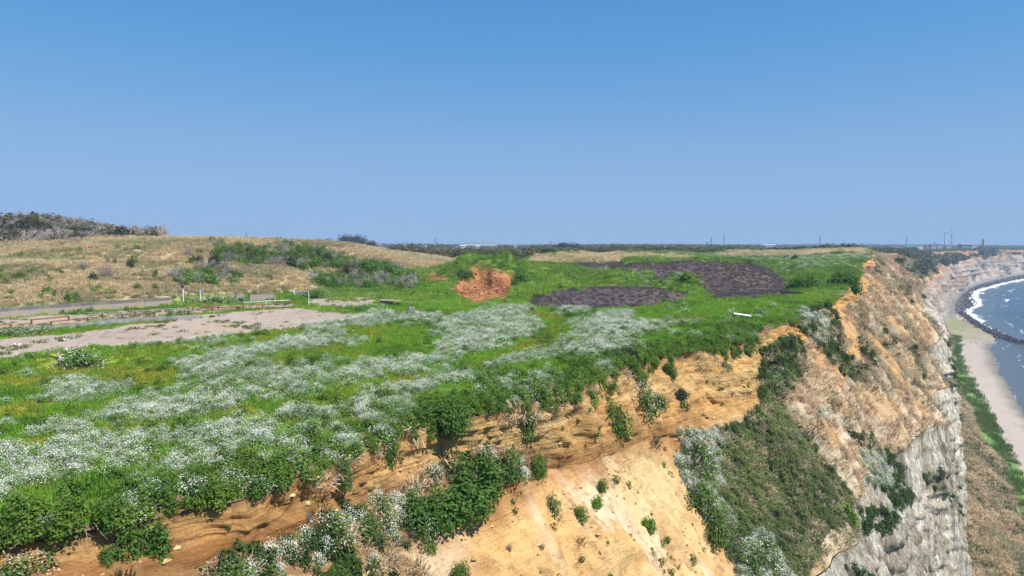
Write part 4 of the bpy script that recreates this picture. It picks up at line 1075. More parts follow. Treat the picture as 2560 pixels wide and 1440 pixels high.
M_TURB = simple('turbine_white', (.80, .82, .83), .4, 0, .03, .2)
M_BLUE = simple('sign_blue', (.05, .06, .34), .45, 0, .06)
M_RED = simple('sign_red', (.55, .03, .04), .45, 0, .06)
M_MIRR = simple('mirror_grey', (.45, .48, .52), .2, .0, .05)
M_WOOD = simple('grey_driftwood', (.36, .30, .25), .9, 0, .3, 14)
M_PLANK = simple('pale_board', (.62, .58, .52), .8, 0, .15, 10)
M_DARKW = simple('dark_timber', (.07, .05, .04), .9, 0, .3, 12)
M_ROOT = simple('bleached_root', (.40, .31, .25), .9, 0, .2, 20)
M_TRUNK = simple('pale_bark', (.36, .32, .29), .95, 0, .25, 6)
M_SLATE = simple('blue_grey_roof', (.10, .115, .15), .7, 0, .12, .5)
M_GREYB = simple('grey_facade', (.22, .23, .26), .7, 0, .1, .5)
M_BEIGE = simple('beige_facade', (.46, .38, .32), .8, 0, .12, .5)
M_PINKB = simple('pinkish_ruin', (.40, .29, .26), .9, 0, .2, .3)
M_GLASSD = simple('dark_window', (.03, .04, .05), .2, 0, .1, 1)
M_TEAL = simple('turquoise_roof', (.05, .36, .30), .6, 0, .06, .3)
M_LATT = simple('galvanised_lattice', (.13, .15, .19), .6, .0, .1, 1)
M_REDM = simple('red_mast_paint', (.50, .07, .06), .6, 0, .06, 1)
M_BOULD = simple('dark_wet_boulder', (.075, .068, .068), .75, 0, .4, 1.2, 1.0)
M_BOULP = simple('pale_rock', (.42, .38, .33), .85, 0, .25, 1.2, 1.0)
M_BLUET = simple('blue_tarp', (.03, .15, .30), .6, 0, .1, 3)
M_CARW = simple('car_white', (.75, .75, .76), .3, 0, .03, 3)
M_CARD = simple('car_dark', (.03, .035, .04), .3, 0, .03, 3)
M_TYRE = simple('tyre_black', (.02, .02, .02), .9, 0, .1, 3)

class MB:
    def __init__(s): s.v, s.f = [], []
    def box(s, c, d, rot=None, taper=1.0):
        """centre, full size"""
        o = len(s.v); M = rot or Matrix.Identity(3)
        for z in (-.5, .5):
            k = taper if z > 0 else 1.0
            for x, y in ((-.5, -.5), (.5, -.5), (.5, .5), (-.5, .5)):
                s.v.append(tuple(Vector(c) + M @ Vector((x * d[0] * k, y * d[1] * k, z * d[2]))))
        s.f += [(o + 3, o + 2, o + 1, o), (o + 4, o + 5, o + 6, o + 7), (o, o + 1, o + 5, o + 4), (o + 1, o + 2, o + 6, o + 5), (o + 2, o + 3, o + 7, o + 6), (o + 3, o, o + 4, o + 7)]
        return s
    def bar(s, p, q, w, h=None, k=0):
        p, q = Vector(p), Vector(q); h = h or w; d = q - p; l = d.length
        if k == 0:
            z = d.normalized(); x = z.cross(Vector((0, 0, 1))); x = x.normalized() if x.length > .05 else Vector((1, 0, 0)); y = z.cross(x)
            o = len(s.v)
            for e in (p, q):
                for a, b in ((-1, -1), (1, -1), (1, 1), (-1, 1)): s.v.append(tuple(e + x * a * w / 2 + y * b * h / 2))
            s.f += [(o, o + 1, o + 2, o + 3), (o + 7, o + 6, o + 5, o + 4), (o, o + 4, o + 5, o + 1), (o + 1, o + 5, o + 6, o + 2), (o + 2, o + 6, o + 7, o + 3), (o + 3, o + 7, o + 4, o)]
        else: s.tube([p, q], [w / 2, h / 2], k)
        return s
    def tube(s, pts, rad, k=8):
        pts = [Vector(p) for p in pts]; o = len(s.v); n = len(pts)
        for i, p in enumerate(pts):
            d = (pts[min(i + 1, n - 1)] - pts[max(i - 1, 0)]).normalized(); a = d.cross(Vector((0.31, 0.17, 1))).normalized() if abs(d.z) < .95 else d.cross(Vector((1, 0, 0))).normalized(); b = d.cross(a)
            r = rad[i] if hasattr(rad, '__len__') else rad
            for j in range(k): t = 6.28318 * j / k; s.v.append(tuple(p + (a * math.cos(t) + b * math.sin(t)) * r))
        for i in range(n - 1):
            for j in range(k): s.f.append((o + i * k + j, o + i * k + (j + 1) % k, o + (i + 1) * k + (j + 1) % k, o + (i + 1) * k + j))
        s.f += [tuple(o + j for j in range(k))[::-1], tuple(o + (n - 1) * k + j for j in range(k))]
        return s
    def disc(s, c, nrm, r, th, k=20):
        nrm = Vector(nrm).normalized(); return s.tube([Vector(c) - nrm * th / 2, Vector(c) + nrm * th / 2], r, k)
    def prism(s, base, h):
        """base: list of (x, y, z) forming the footprint"""
        o = len(s.v); n = len(base)
        s.v += [tuple(p) for p in base] + [(p[0], p[1], p[2] + h) for p in base]
        s.f += [tuple(range(o + n - 1, o - 1, -1)), tuple(range(o + n, o + 2 * n))]
        for i in range(n): s.f.append((o + i, o + (i + 1) % n, o + n + (i + 1) % n, o + n + i))
        return s
    def mesh(s, name, m, bevel=0):
        me = bpy.data.meshes.new(name); me.from_pydata(s.v, [], s.f); me.materials.append(m); me.update(); return me
def link(name, me, parent=None, loc=None):
    o = bpy.data.objects.new(name, me); COL.objects.link(o)
    if parent is not None: o.parent = parent
    if loc is not None: o.location = loc
    return o
def tag(o, label, cat, group=None):
    o['label'] = label; o['category'] = cat
    if group: o['group'] = group
    return o
def thing(name, loc, label, cat, group=None, rz=0.0):
    o = bpy.data.objects.new(name, None); COL.objects.link(o); o.location = loc; o.rotation_euler = (0, 0, rz); o.empty_display_size = .3
    return tag(o, label, cat, group)
_U = np.concatenate([U.reshape(-1), U2.reshape(-1)]); _V = np.concatenate([V.reshape(-1), V2.reshape(-1)])
_P = np.concatenate([P_PL.reshape(-1, 3), P_CL.reshape(-1, 3)]); _okp = np.concatenate([valid.reshape(-1), np.ones(V2.size, bool)])
_ix = np.nonzero(_okp & (_U > -700) & (_U < 2900) & (_V < 1800))[0]; _U, _V, _P = _U[_ix], _V[_ix], _P[_ix]
def pick(u, v, maxy=None):
    """nearest ground seen at a photo pixel"""
    for t in (3, 6, 12, 25, 60):
        m = (np.abs(_U - u) < t * 1.4) & (np.abs(_V - v) < t)
        if maxy: m &= _P[:, 1] < maxy
        if m.any():
            k = np.nonzero(m)[0]; y = _P[k, 1]; y0 = y.min(); kk_ = k[y < y0 * 1.06 + 1]
            return Vector(_P[kk_].mean(0))
    return Vector(pw(u, v, 0))
def ground(x, y):
    return float(height(np.array([x], float), np.array([y], float))[0])
def sub(name, mb, mat_, parent): return link(name, mb.mesh(name, mat_), parent)

# ------------------------------------------------------------------ retaining wall behind the yard
def gp(u, v): x, y, z = pw(u, v, 0); return Vector((x, y, 0.0))
wl = [gp(-560, 852), gp(0, 797), gp(210, 781), gp(432, 765)]
t = thing('retaining_wall', wl[0], 'long concrete retaining wall with a dark upper band below the dry hill', 'wall')
pts = []
for a, b in zip(wl[:-1], wl[1:]):
    n = max(1, round((b - a).length / 4.2))
    pts += [a.lerp(b, i / n) for i in range(n)]
pts.append(wl[-1])
for i, (a, b) in enumerate(zip(pts[:-1], pts[1:])):
    d = (b - a).normalized(); nrm = Vector((d.y, -d.x, 0)); hh = 0.78 + R.uniform(-.015, .015)
    a2, b2 = a + d * .012, b - d * .012
    mb = MB(); back = -nrm * .25
    mb.prism([p - wl[0] + Vector((0, 0, -.3)) for p in (a2, b2, b2 + back, a2 + back)], hh + .3)
    sub('wall_panel', mb, M_CONC, t)
    off_ = -nrm * (0.03 + R.uniform(0, .015))
    mb = MB(); mb.prism([p - wl[0] + Vector((0, 0, hh)) for p in (a2 + off_, b2 + off_, b2 + back * 1.3, a2 + back * 1.3)], .40)
    sub('coping', mb, M_COPE, t)
# shorter panels farther along
def panel(name, u0, v0, u1, v1, top, m, label, cat='concrete panel', th=.18, cap=None):
    a, b = gp(u0, v0), gp(u1, v1); d = (b - a).normalized(); nrm = Vector((d.y, -d.x, 0))
    h = (v0 - top) * a.y / F
    o = thing(name, a, label, cat)
    mb = MB(); mb.prism([p - a + Vector((0, 0, -.2)) for p in (a, b, b - nrm * th, a - nrm * th)], h + .2); sub('slab', mb, m, o)
    if cap:
        mb = MB(); mb.prism([p - a + Vector((0, 0, h + .003)) for p in (a + nrm * .03, b + nrm * .03, b - nrm * (th + .03), a - nrm * (th + .03))], .06); sub('cap', mb, cap, o)
    return o
panel('barrier_wall', 441, 757, 474, 755, 739, M_CONC, 'brownish concrete panel standing just right of the long wall end', cap=M_COPE)
panel('barrier_wall', 476, 755, 521, 753, 739, M_CONCO, 'ochre stained concrete panel behind the flowering hedge')
panel('barrier_wall', 523, 753, 586, 751, 738, M_CONC, 'low grey brown wall piece half hidden by the hedge top')
panel('upright_slab', 591, 757, 612, 756, 738, M_CONCG, 'square dark grey slab standing in the weeds beyond the rails')
panel('barrier_wall', 625, 755, 684, 752, 737, M_CONC, 'wide concrete panel with a pale cap beside a corner post', cap=M_CONCG)
panel('corner_post', 684.5, 757, 688, 757, 737, M_CONCO, 'ochre concrete post at the right end of the wide panel', 'post', .3)
panel('low_wall', 690, 745, 728, 744, 736.5, M_CONCG, 'thin low grey wall at the foot of the dry bank', 'wall', .15)
# concrete box ruin
a = gp(731, 745)
t = thing('concrete_trough', a, 'grey broken concrete box with a pale slab side, beside the silvery shrub', 'concrete ruin')
mb = MB(); mb.box((.2, .15, .5), (.22, .3, 1.35)); sub('end_slab', mb, M_WHITEF, t)
mb = MB(); mb.box((1.2, .25, .45), (1.7, .2, .9)); sub('side_wall', mb, M_CONCG, t)
mb = MB(); mb.box((1.15, .9, .96), (2.0, 1.1, .12)); sub('lid', mb, M_CONCG, t)
mb = MB(); mb.bar((1.0, .0, 0), (.85, -.12, .95), .12); sub('prop', mb, M_CONCG, t)

# curb along the yard
def curb(pp, h, label):
    t = thing('curb_wall', pp[0], label, 'curb')
    for a, b in zip(pp[:-1], pp[1:]):
        n = max(1, round((b - a).length / 3.4))
        for i in range(n):
            p, q = a.lerp(b, i / n), a.lerp(b, (i + 1) / n); d = (q - p).normalized(); nrm = Vector((d.y, -d.x, 0)); p2, q2 = p + d * .012, q - d * .012
            hh = h * R.uniform(.96, 1.03); o_ = nrm * R.uniform(-.02, .02)
            mb = MB(); mb.prism([x + o_ - pp[0] + Vector((0, 0, -.15)) for x in (p2, q2, q2 - nrm * .22, p2 - nrm * .22)], hh + .15); sub('curb_block', mb, M_CONCG, t)
curb([gp(-420, 868), gp(0, 838), gp(110, 828), gp(330, 806), gp(500, 797)], .46, 'low grey concrete curb running along the far side of the yard')
curb([gp(548, 792), gp(566, 790)], .3, 'short broken lump of curb in the weeds past the long curb')

# ------------------------------------------------------------------ tethering rails
def rail_line(name, posts, rails, label):
    """posts: (u, v_top, v_base, material); rails: (i, j, material, thick, frac)"""
    P0 = gp(posts[0][0], posts[0][2]); t = thing(name, P0, label, 'railing'); tops = []
    for (u, vt, vb, m) in posts:
        b = gp(u, vb); h = (vb - vt) * b.y / F; tops.append((b, h))
        mb = MB(); mb.bar(b - P0 + Vector((0, 0, -.2)), b - P0 + Vector((0, 0, h)), .13 if m is not M_WHITE else .09, k=8 if m is M_WHITE else 0); sub('post', mb, m, t)
    for (i, j, m, th, fr) in rails:
        (b0, h0), (b1, h1) = tops[i], tops[j]; p, q = b0 - P0 + Vector((0, -.02, h0 * fr)), b1 - P0 + Vector((0, -.02, h1 * fr))
        mid_ = p.lerp(q, .5) + Vector((0, 0, -R.uniform(0, .05)))
        mb = MB(); mb.tube([p, mid_, q], th / 2, 7); sub('rail', mb, m, t)
    return t
rail_line('tethering_rail', [(-230, 820, 836, M_RUST), (-60, 812, 826, M_RUST), (27, 810, 818, M_RUST), (79, 799, 813, M_RUST), (172, 790, 802, M_RUST), (256, 783, 794, M_RUST), (337, 777, 788, M_RUST), (414, 773, 783, M_RUST), (482, 768, 778, M_RUST),
                               (546, 762, 773, M_RUST), (608, 756, 769, M_RUST), (666, 752, 768, M_WHITE), (723, 750, 762, M_RUST)],
          [(0, 1, M_RUST, .07, .9), (1, 2, M_RUST, .07, .8), (2, 3, M_RUST, .06, .5), (3, 4, M_RUST, .13, .97), (4, 5, M_GREYM, .06, .95), (5, 6, M_GREYM, .05, .6), (6, 7, M_GREYM, .06, .95), (7, 8, M_GREYM, .05, .6), (8, 9, M_RUST, .09, .97), (9, 10, M_RUST, .05, .3), (10, 11, M_WHITE, .08, .97), (11, 12, M_WHITE, .08, .97)],
          'rear rusty tethering rail in the yard, ending in a white pipe and white post')
rail_line('tethering_rail', [(128, 803, 816, M_RUST), (220, 793, 807, M_RUST), (306, 787, 797, M_RUST), (386, 781, 792, M_RUST), (461, 774, 788, M_RUST), (530, 768, 779, M_RUST), (594, 765, 775, M_RUST), (657, 761, 771, M_RUST), (713, 757, 765, M_RUST), (757, 754, 762, M_RUST)],
          [(0, 1, M_RUST, .08, .95), (1, 2, M_GREYM, .04, .4), (2, 3, M_RUST, .09, .9), (4, 5, M_RUST, .09, .95), (5, 6, M_RUST, .09, .95), (6, 7, M_RUST, .09, .95), (7, 8, M_RUST, .09, .95), (8, 9, M_RUST, .08, .95)],
          'front rusty tethering rail on short posts above the grey curb')
# white marker post
a = gp(772, 764); mb = MB(); mb.bar((0, 0, -.2), (0, 0, 1.9), .10, k=8); mb.box((0, 0, 1.93), (.13, .13, .05))
o = link('marker_post', mb.mesh('marker_post', M_WHITE), None, a); tag(o, 'slim white marker post at the right end of the yard rails', 'post')
# leaning rusty stub
a = gp(637, 735) ; mb = MB(); mb.bar((0, 0, -.3), (-.12, .1, 1.0), .22, .14); mb.bar((-.1, .1, .3), (.25, .1, .1), .08)
o = link('rusty_stub', mb.mesh('rusty_stub', M_RUST), None, a); tag(o, 'leaning rusty steel stub behind the wide capped panel', 'steel post')

# ------------------------------------------------------------------ road signs
p = pick(458, 742); p = Vector(py_(458, 742, 99.5))
t = thing('no_parking_sign', p, 'round blue and red no parking sign on a white post behind the wall', 'road sign')
s_ = 99.5 / F
mb = MB(); mb.bar((0, 0, -.6), (0, 0, 31 * s_), .16, k=10); sub('post', mb, M_WHITE, t)
zc = 26.5 * s_; r_ = 4.6 * s_
mb = MB(); mb.disc((0, -.12, zc), (0, 1, 0), r_, .02, 28); sub('rim', mb, M_RED, t)
mb = MB(); mb.disc((0, -.135, zc), (0, 1, 0), r_ * .82, .02, 28); fc = sub('face', mb, M_BLUE, t)
mb = MB(); mb.bar((-r_ * .56, -.15, zc + r_ * .56), (r_ * .56, -.15, zc - r_ * .56), r_ * .2, .008); link('slash', mb.mesh('slash', M_RED), fc)
p = Vector(py_(501, 739, 101)); s_ = 101 / F
t = thing('traffic_mirror', p, 'grey backed round disc on a short white post, right of the blue sign', 'road sign')
mb = MB(); mb.bar((0, 0, -.6), (0, 0, 15 * s_), .17, k=10); sub('post', mb, M_WHITE, t)
mb = MB(); mb.disc((3.2 * s_, -.06, 12.5 * s_), (.25, 1, 0), 4.3 * s_, .05, 24); sub('disc', mb, M_MIRR, t)
mb = MB(); mb.bar((0, 0, 12.5 * s_), (3 * s_, -.02, 12.5 * s_), .05); sub('bracket', mb, M_GREYM, t)

# ------------------------------------------------------------------ rubble, boards and wood on the plateau
def irregular(seed, r=(1, 1, 1), k=2):
    import bmesh
    q = random.Random(seed); bm = bmesh.new(); bmesh.ops.create_icosphere(bm, subdivisions=k, radius=1)
    for v in bm.verts:
        d = v.co.normalized(); f = 1 + .28 * math.sin(d.x * 3.1 + seed) * math.cos(d.y * 2.7 + seed * 2) + q.uniform(-.13, .13)
        v.co = Vector((d.x * r[0] * f, d.y * r[1] * f, d.z * r[2] * f))
    me = bpy.data.meshes.new('rock'); bm.to_mesh(me); bm.free(); return me
a = pick(1025, 788)
t = thing('rubble_heap', a, 'pale upright block beside dark flat slabs in the grass above the flowers', 'rubble')
mb = MB(); mb.box((.1, 0, .45), (.75, .5, 1.05), Euler((.1, .15, .3)).to_matrix(), .75); sub('upright_block', mb, M_CONCG, t)
mb = MB(); mb.box((1.35, -.2, .22), (1.9, 1.2, .28), Euler((.12, .2, -.2)).to_matrix()); sub('flat_slab', mb, M_COPE, t)
mb = MB(); mb.box((2.3, .1, .12), (1.2, .8, .22), Euler((-.1, .12, .5)).to_matrix()); sub('flat_slab', mb, M_CONCG, t)
mb = MB(); mb.box((2.6, -.5, .1), (.7, .4, .15), Euler((-.1, .3, .9)).to_matrix()); sub('broken_piece', mb, M_RUST, t)
a = pick(956, 767)
t = thing('concrete_pit_cover', a, 'dark boxy pit with an overhanging flat slab, at the tip of the bare strip', 'concrete ruin')
mb = MB(); mb.box((.6, .4, .25), (1.5, .9, .95)); sub('box', mb, M_COPE, t)
mb = MB(); mb.box((1.1, .3, .79), (2.7, 1.3, .12), Euler((0, .06, .1)).to_matrix()); sub('lid', mb, M_CONC, t)
a = pick(1857, 797)
t = thing('white_board', a + Vector((0, 0, .35)), 'white rectangular board lying on the green edge above the orange cliff', 'board', rz=-.15)
mb = MB(); mb.box((0, 0, .1), (1.85, .62, .05), Euler((.3, .14, 0)).to_matrix()); sub('board', mb, M_WHITE, t)
mb = MB(); mb.box((0, -.29, .06), (1.85, .05, .12), Euler((.3, .14, 0)).to_matrix()); sub('batten', mb, M_PLANK, t)
a = pick(152, 905)
t = thing('broken_bench', a, 'tilted grey plank over twisted driftwood left of the pink white shrub', 'driftwood')
mb = MB(); mb.box((-.35, .1, 1.0), (1.1, .26, .07), Euler((.2, -.3, .15)).to_matrix()); sub('plank', mb, M_WOOD, t)
mb = MB(); mb.tube([(-.3, .1, .9), (-.15, 0, .45), (.15, -.1, .1), (.6, -.15, -.1), (.95, -.3, -.2)], [.06, .07, .08, .06, .03], 6); sub('root', mb, M_WOOD, t)
mb = MB(); mb.tube([(.1, 0, .7), (.25, -.1, .3), (.7, -.15, 0.1), (1.0, -.1, .15)], [.04, .06, .05, .02], 6); sub('branch', mb, M_ROOT, t)
a = pick(1988, 738)
t = thing('timber_beam', a, 'dark timber beam jutting over the dry path by the cliff edge', 'beam')
mb = MB(); mb.bar((-2.2, 1, .5), (1.3, 0, .28), .22, .26); sub('beam', mb, M_DARKW, t)
mb = MB(); mb.bar((-1.6, .8, .45), (-1.6, .8, -.4), .16); sub('stake', mb, M_DARKW, t)
for u_, v_, lb in ((45, 866, 'small heap of brown rubble near the left edge of the bare yard'), (158, 854, 'small reddish rubble heap on the bare yard above the dark bank')):
    a = pick(u_, v_); t = thing('rubble_pile', a, lb, 'rubble')
    for k_ in range(6):
        me = irregular(k_ + u_, (.16, .14, .1), 1); me.materials.append(R.choice([M_RUST, M_CONC, M_PLANK])); o = link('stone', me, t, (R.uniform(-.35, .35), R.uniform(-.2, .2), .05 + .12 * (k_ > 3)))
# dead sapling on the yard edge
a = pick(645, 838); T = twiggy(5, 16, 1.0, 1.5, (.50, .44, .36), th=.028)
t = thing('dead_sapling', a, 'pale leafless sapling at the front edge of the bare yard', 'dead plant'); link('branches', T.mesh('branches', [M_TWIG]), t)

# boards and roots at the broken rim
a = pick(1063, 1048)
t = thing('broken_planks', a, 'pile of broken pale planks sticking out under the leafy bush on the rim', 'planks')
for (c_, d_, e_, m_) in (((.05, -.1, .42), (.62, .16, .06), (.1, -.45, .5), M_PLANK), ((-.35, -.25, .12), (.75, .08, .05), (0, .05, .15), M_WHITE), ((.33, -.2, .05), (.5, .14, .05), (.2, 1.1, .2), M_PLANK), ((.1, -.05, .32), (.5, .12, .05), (.1, -.3, .9), M_WOOD)):
    mb = MB(); mb.box(c_, d_, Euler(e_).to_matrix()); sub('plank', mb, m_, t)
def roots(u, v, label, n, size, seed, spread=1.0, mt=M_ROOT, r0=.02):
    q = random.Random(seed); a = pick(u, v); t = thing('exposed_roots', a + Vector((0, 0, 0)), label, 'roots')
    tow = Vector((DY, -DX, 0))
    for k in range(n):
        p = Vector((q.uniform(-.5, .5) * size * spread, 0, q.uniform(-.1, .35) * size)) + tow * .1; P_ = [p]; d = Vector((q.uniform(-1, 1) * spread, -.35, q.uniform(-.4, .4))) * size * .22
        for s in range(6):
            d = d + Vector((q.uniform(-.5, .5), q.uniform(-.3, .15), q.uniform(-.5, .35))) * size * .2; P_.append(P_[-1] + d)
        mb = MB(); mb.tube(P_, [r0 * .6 * (1.2 - i * .17) for i in range(7)], 5); sub('root', mb, mt, t)
roots(262, 1280, 'looping pale roots hanging below the flowers at the left of the rim', 9, .55, 3, 1.1)
roots(222, 1318, 'thin bleached roots on the brown soil above the round dark shrub', 5, .42, 4)
roots(545, 1215, 'fine roots trailing over the sand below the flowering bank', 5, .4, 6, mt=M_WOOD, r0=.014)
roots(1535, 935, 'reddish fan of roots under the dark bush near the cliff corner', 12, .9, 8, 1.3, M_RUST, .02)
roots(1575, 935, 'dark tangled roots in the shadow of the dark bush', 9, .8, 9, 1.0, M_DARKW, .02)
roots(1000, 1070, 'brown dead stems under the overhanging leaves by the planks', 9, .5, 12, 1.0, M_DARKW, .012)

# boulders of the breakwater
bl = [irregular(i, (1, .85, .7), 1) for i in range(5)]
for me in bl: me.materials.append(M_BOULD)
line_pts = [Vector((*to_xy(s_, c_), -49.6)) for s_, c_ in ((500, 40), (527, 22), (560, 11), (590, 5), (640, -3), (690, -9), (735, -14))]
seg_l = [(b - a).length for a, b in zip(line_pts[:-1], line_pts[1:])]; tot = sum(seg_l)
T = MB(); rowsb = 560; q = random.Random(5)
vs, fs = [], []
for k in range(rowsb):
    t_ = (k / rowsb) * tot; i = 0
    while i < len(seg_l) - 1 and t_ > seg_l[i]: t_ -= seg_l[i]; i += 1
    p = line_pts[i].lerp(line_pts[i + 1], t_ / seg_l[i]); d = (line_pts[i + 1] - line_pts[i]).normalized(); n_ = Vector((d.y, -d.x, 0))
    o_ = q.gauss(0, 2.3); sz = q.uniform(.5, 1.25); pos = p + n_ * o_ + Vector((0, 0, max(0, 1.3 - abs(o_) * .45) * q.uniform(.5, 1)))
    me = bl[k % 5]; M_ = Matrix.Translation(pos) @ Euler((q.uniform(0, 6), q.uniform(0, 6), q.uniform(0, 6))).to_matrix().to_4x4() @ Matrix.Scale(sz, 4)
    b0 = len(vs); vs += [tuple(M_ @ v.co) for v in me.vertices]; fs += [tuple(b0 + x for x in f.vertices) for f in me.polygons]
me = bpy.data.meshes.new('breakwater_boulders'); me.from_pydata(vs, [], fs); me.materials.append(M_BOULD)
stuff(link('breakwater_boulders', me))
# dark rocks along the far waterline
vs, fs = [], []
for k in range(1500):
    s_ = 735 + 1300 * (k / 1500) ** 1.1 + q.uniform(-6, 6); cwl = float(np.interp(s_, sst, c_w)); c_ = cwl + q.uniform(-13, 3) * min(2.0, s_ / 800); sz = q.uniform(.3, .9) * s_ / 800
    x_, y_ = to_xy(s_, c_); me = bl[k % 5]; M_ = Matrix.Translation((x_, y_, -49.3)) @ Euler((q.uniform(0, 6), q.uniform(0, 6), q.uniform(0, 6))).to_matrix().to_4x4() @ Matrix.Scale(sz, 4)
    b0 = len(vs); vs += [tuple(M_ @ v.co) for v in me.vertices]; fs += [tuple(b0 + x for x in f.vertices) for f in me.polygons]
me = bpy.data.meshes.new('shore_rocks'); me.from_pydata(vs, [], fs); me.materials.append(M_BOULD)
stuff(link('shore_rocks', me))
# pale rocks on the flat and the strip
pr = [irregular(i + 30, (1, .85, .6), 1) for i in range(3)]
for me in pr: me.materials.append(M_BOULP)
vs, fs = [], []
for (u_, v_, sp, n_) in ((2455, 857, 30, 26), (2400, 862, 12, 5), (2360, 862, 8, 4), (2495, 1062, 4, 3), (2415, 990, 5, 3), (2375, 790, 14, 10), (2520, 1100, 6, 3)):
    for k in range(n_):
        p = pick(u_ + q.uniform(-sp, sp), v_ + q.uniform(-.15, .15) * sp); me = pr[k % 3]; sz = q.uniform(.3, .9) * p.y / 400
        M_ = Matrix.Translation(p) @ Euler((0, 0, q.uniform(0, 6))).to_matrix().to_4x4() @ Matrix.Scale(sz, 4)
        b0 = len(vs); vs += [tuple(M_ @ v.co) for v in me.vertices]; fs += [tuple(b0 + x for x in f.vertices) for f in me.polygons]
me = bpy.data.meshes.new('pale_beach_rocks'); me.from_pydata(vs, [], fs); me.materials.append(M_BOULP)
stuff(link('pale_beach_rocks', me))

# ------------------------------------------------------------------ shrubs one can point at
def shrub_meshes(seed, kind):
    q = random.Random(seed); out = {}
    if kind == 'green': out['foliage'] = leafy(seed, 1900, 1, 1, (.125, .22, .036), .085, None, -.25, q, 7).mesh('foliage', [M_LEAF])
    elif kind == 'dense': out['foliage'] = leafy(seed, 3600, 1, 1, (.105, .21, .036), .082, None, -.5, q, 9).mesh('foliage', [M_LEAF])
    elif kind == 'dark': out['foliage'] = leafy(seed, 900, 1, 1, (.075, .10, .045), .13, None, -.2, q, 6).mesh('foliage', [M_LEAF])
    elif kind == 'olive': out['foliage'] = leafy(seed, 800, 1, 1, (.14, .135, .055), .13, None, -.1, q, 6).mesh('foliage', [M_LEAF])
    elif kind == 'bright': out['foliage'] = leafy(seed, 900, 1, 1, (.16, .28, .035), .12, None, -.2, q, 7).mesh('foliage', [M_LEAF])
    elif kind == 'flower':
        T = leafy(seed, 800, 1, 1, (.12, .21, .04), .10, None, -.3, q, 6); out['foliage'] = T.mesh('foliage', [M_LEAF])
        T = Tris()
        for i in range(280):
            a = q.uniform(0, 6.28); z = q.uniform(-.1, 1); rr = math.sqrt(max(0, 1 - z * z)); k = q.uniform(.85, 1.15)
            T.leaf((rr * math.cos(a) * k, rr * math.sin(a) * k, z * k), (q.uniform(-.5, .7), q.uniform(-.9, .3), 1), .050 * q.uniform(.7, 1.3), jit((.88, .86, .80), .05, q), 0, 1.1, q)
        out['flowers'] = T.mesh('flowers', [M_PETAL])
    if kind == 'bare': out['branches'] = twiggy(seed, 90, 1, 1.15, (.30, .255, .225), th=.014).mesh('branches', [M_TWIG])
    else: out['stems'] = twiggy(seed, 14, .8, .8, (.22, .18, .14), th=.016).mesh('stems', [M_TWIG])
    return out
SHM = {k: [shrub_meshes(s * 7 + i, k) for i in range(2)] for s, k in enumerate(('green', 'dense', 'dark', 'olive', 'bright', 'flower', 'bare'))}
def shrub(u, v, w, h, kind, label, group=None, name='shrub', cat='shrub', lift=0.25, maxy=None):
    """w, h in photo pixels"""
    p = pick(u, v, maxy); s = p.y / F
    t = thing(name, p - Vector((0, 0, h * s * .08)), label, cat, group, R.uniform(0, 6.28))
    q = max(.6, 1)
    w = w * 1.15; t.scale = (w * s / 2 * R.uniform(.9, 1.1), w * s / 2, h * s * R.uniform(.95, 1.12))
    for k, me in SHM[kind][R.randrange(2)].items():
        o_ = link(k, me, t)
        if k in ('flowers', 'branches'): o_['kind'] = 'stuff'
    return t
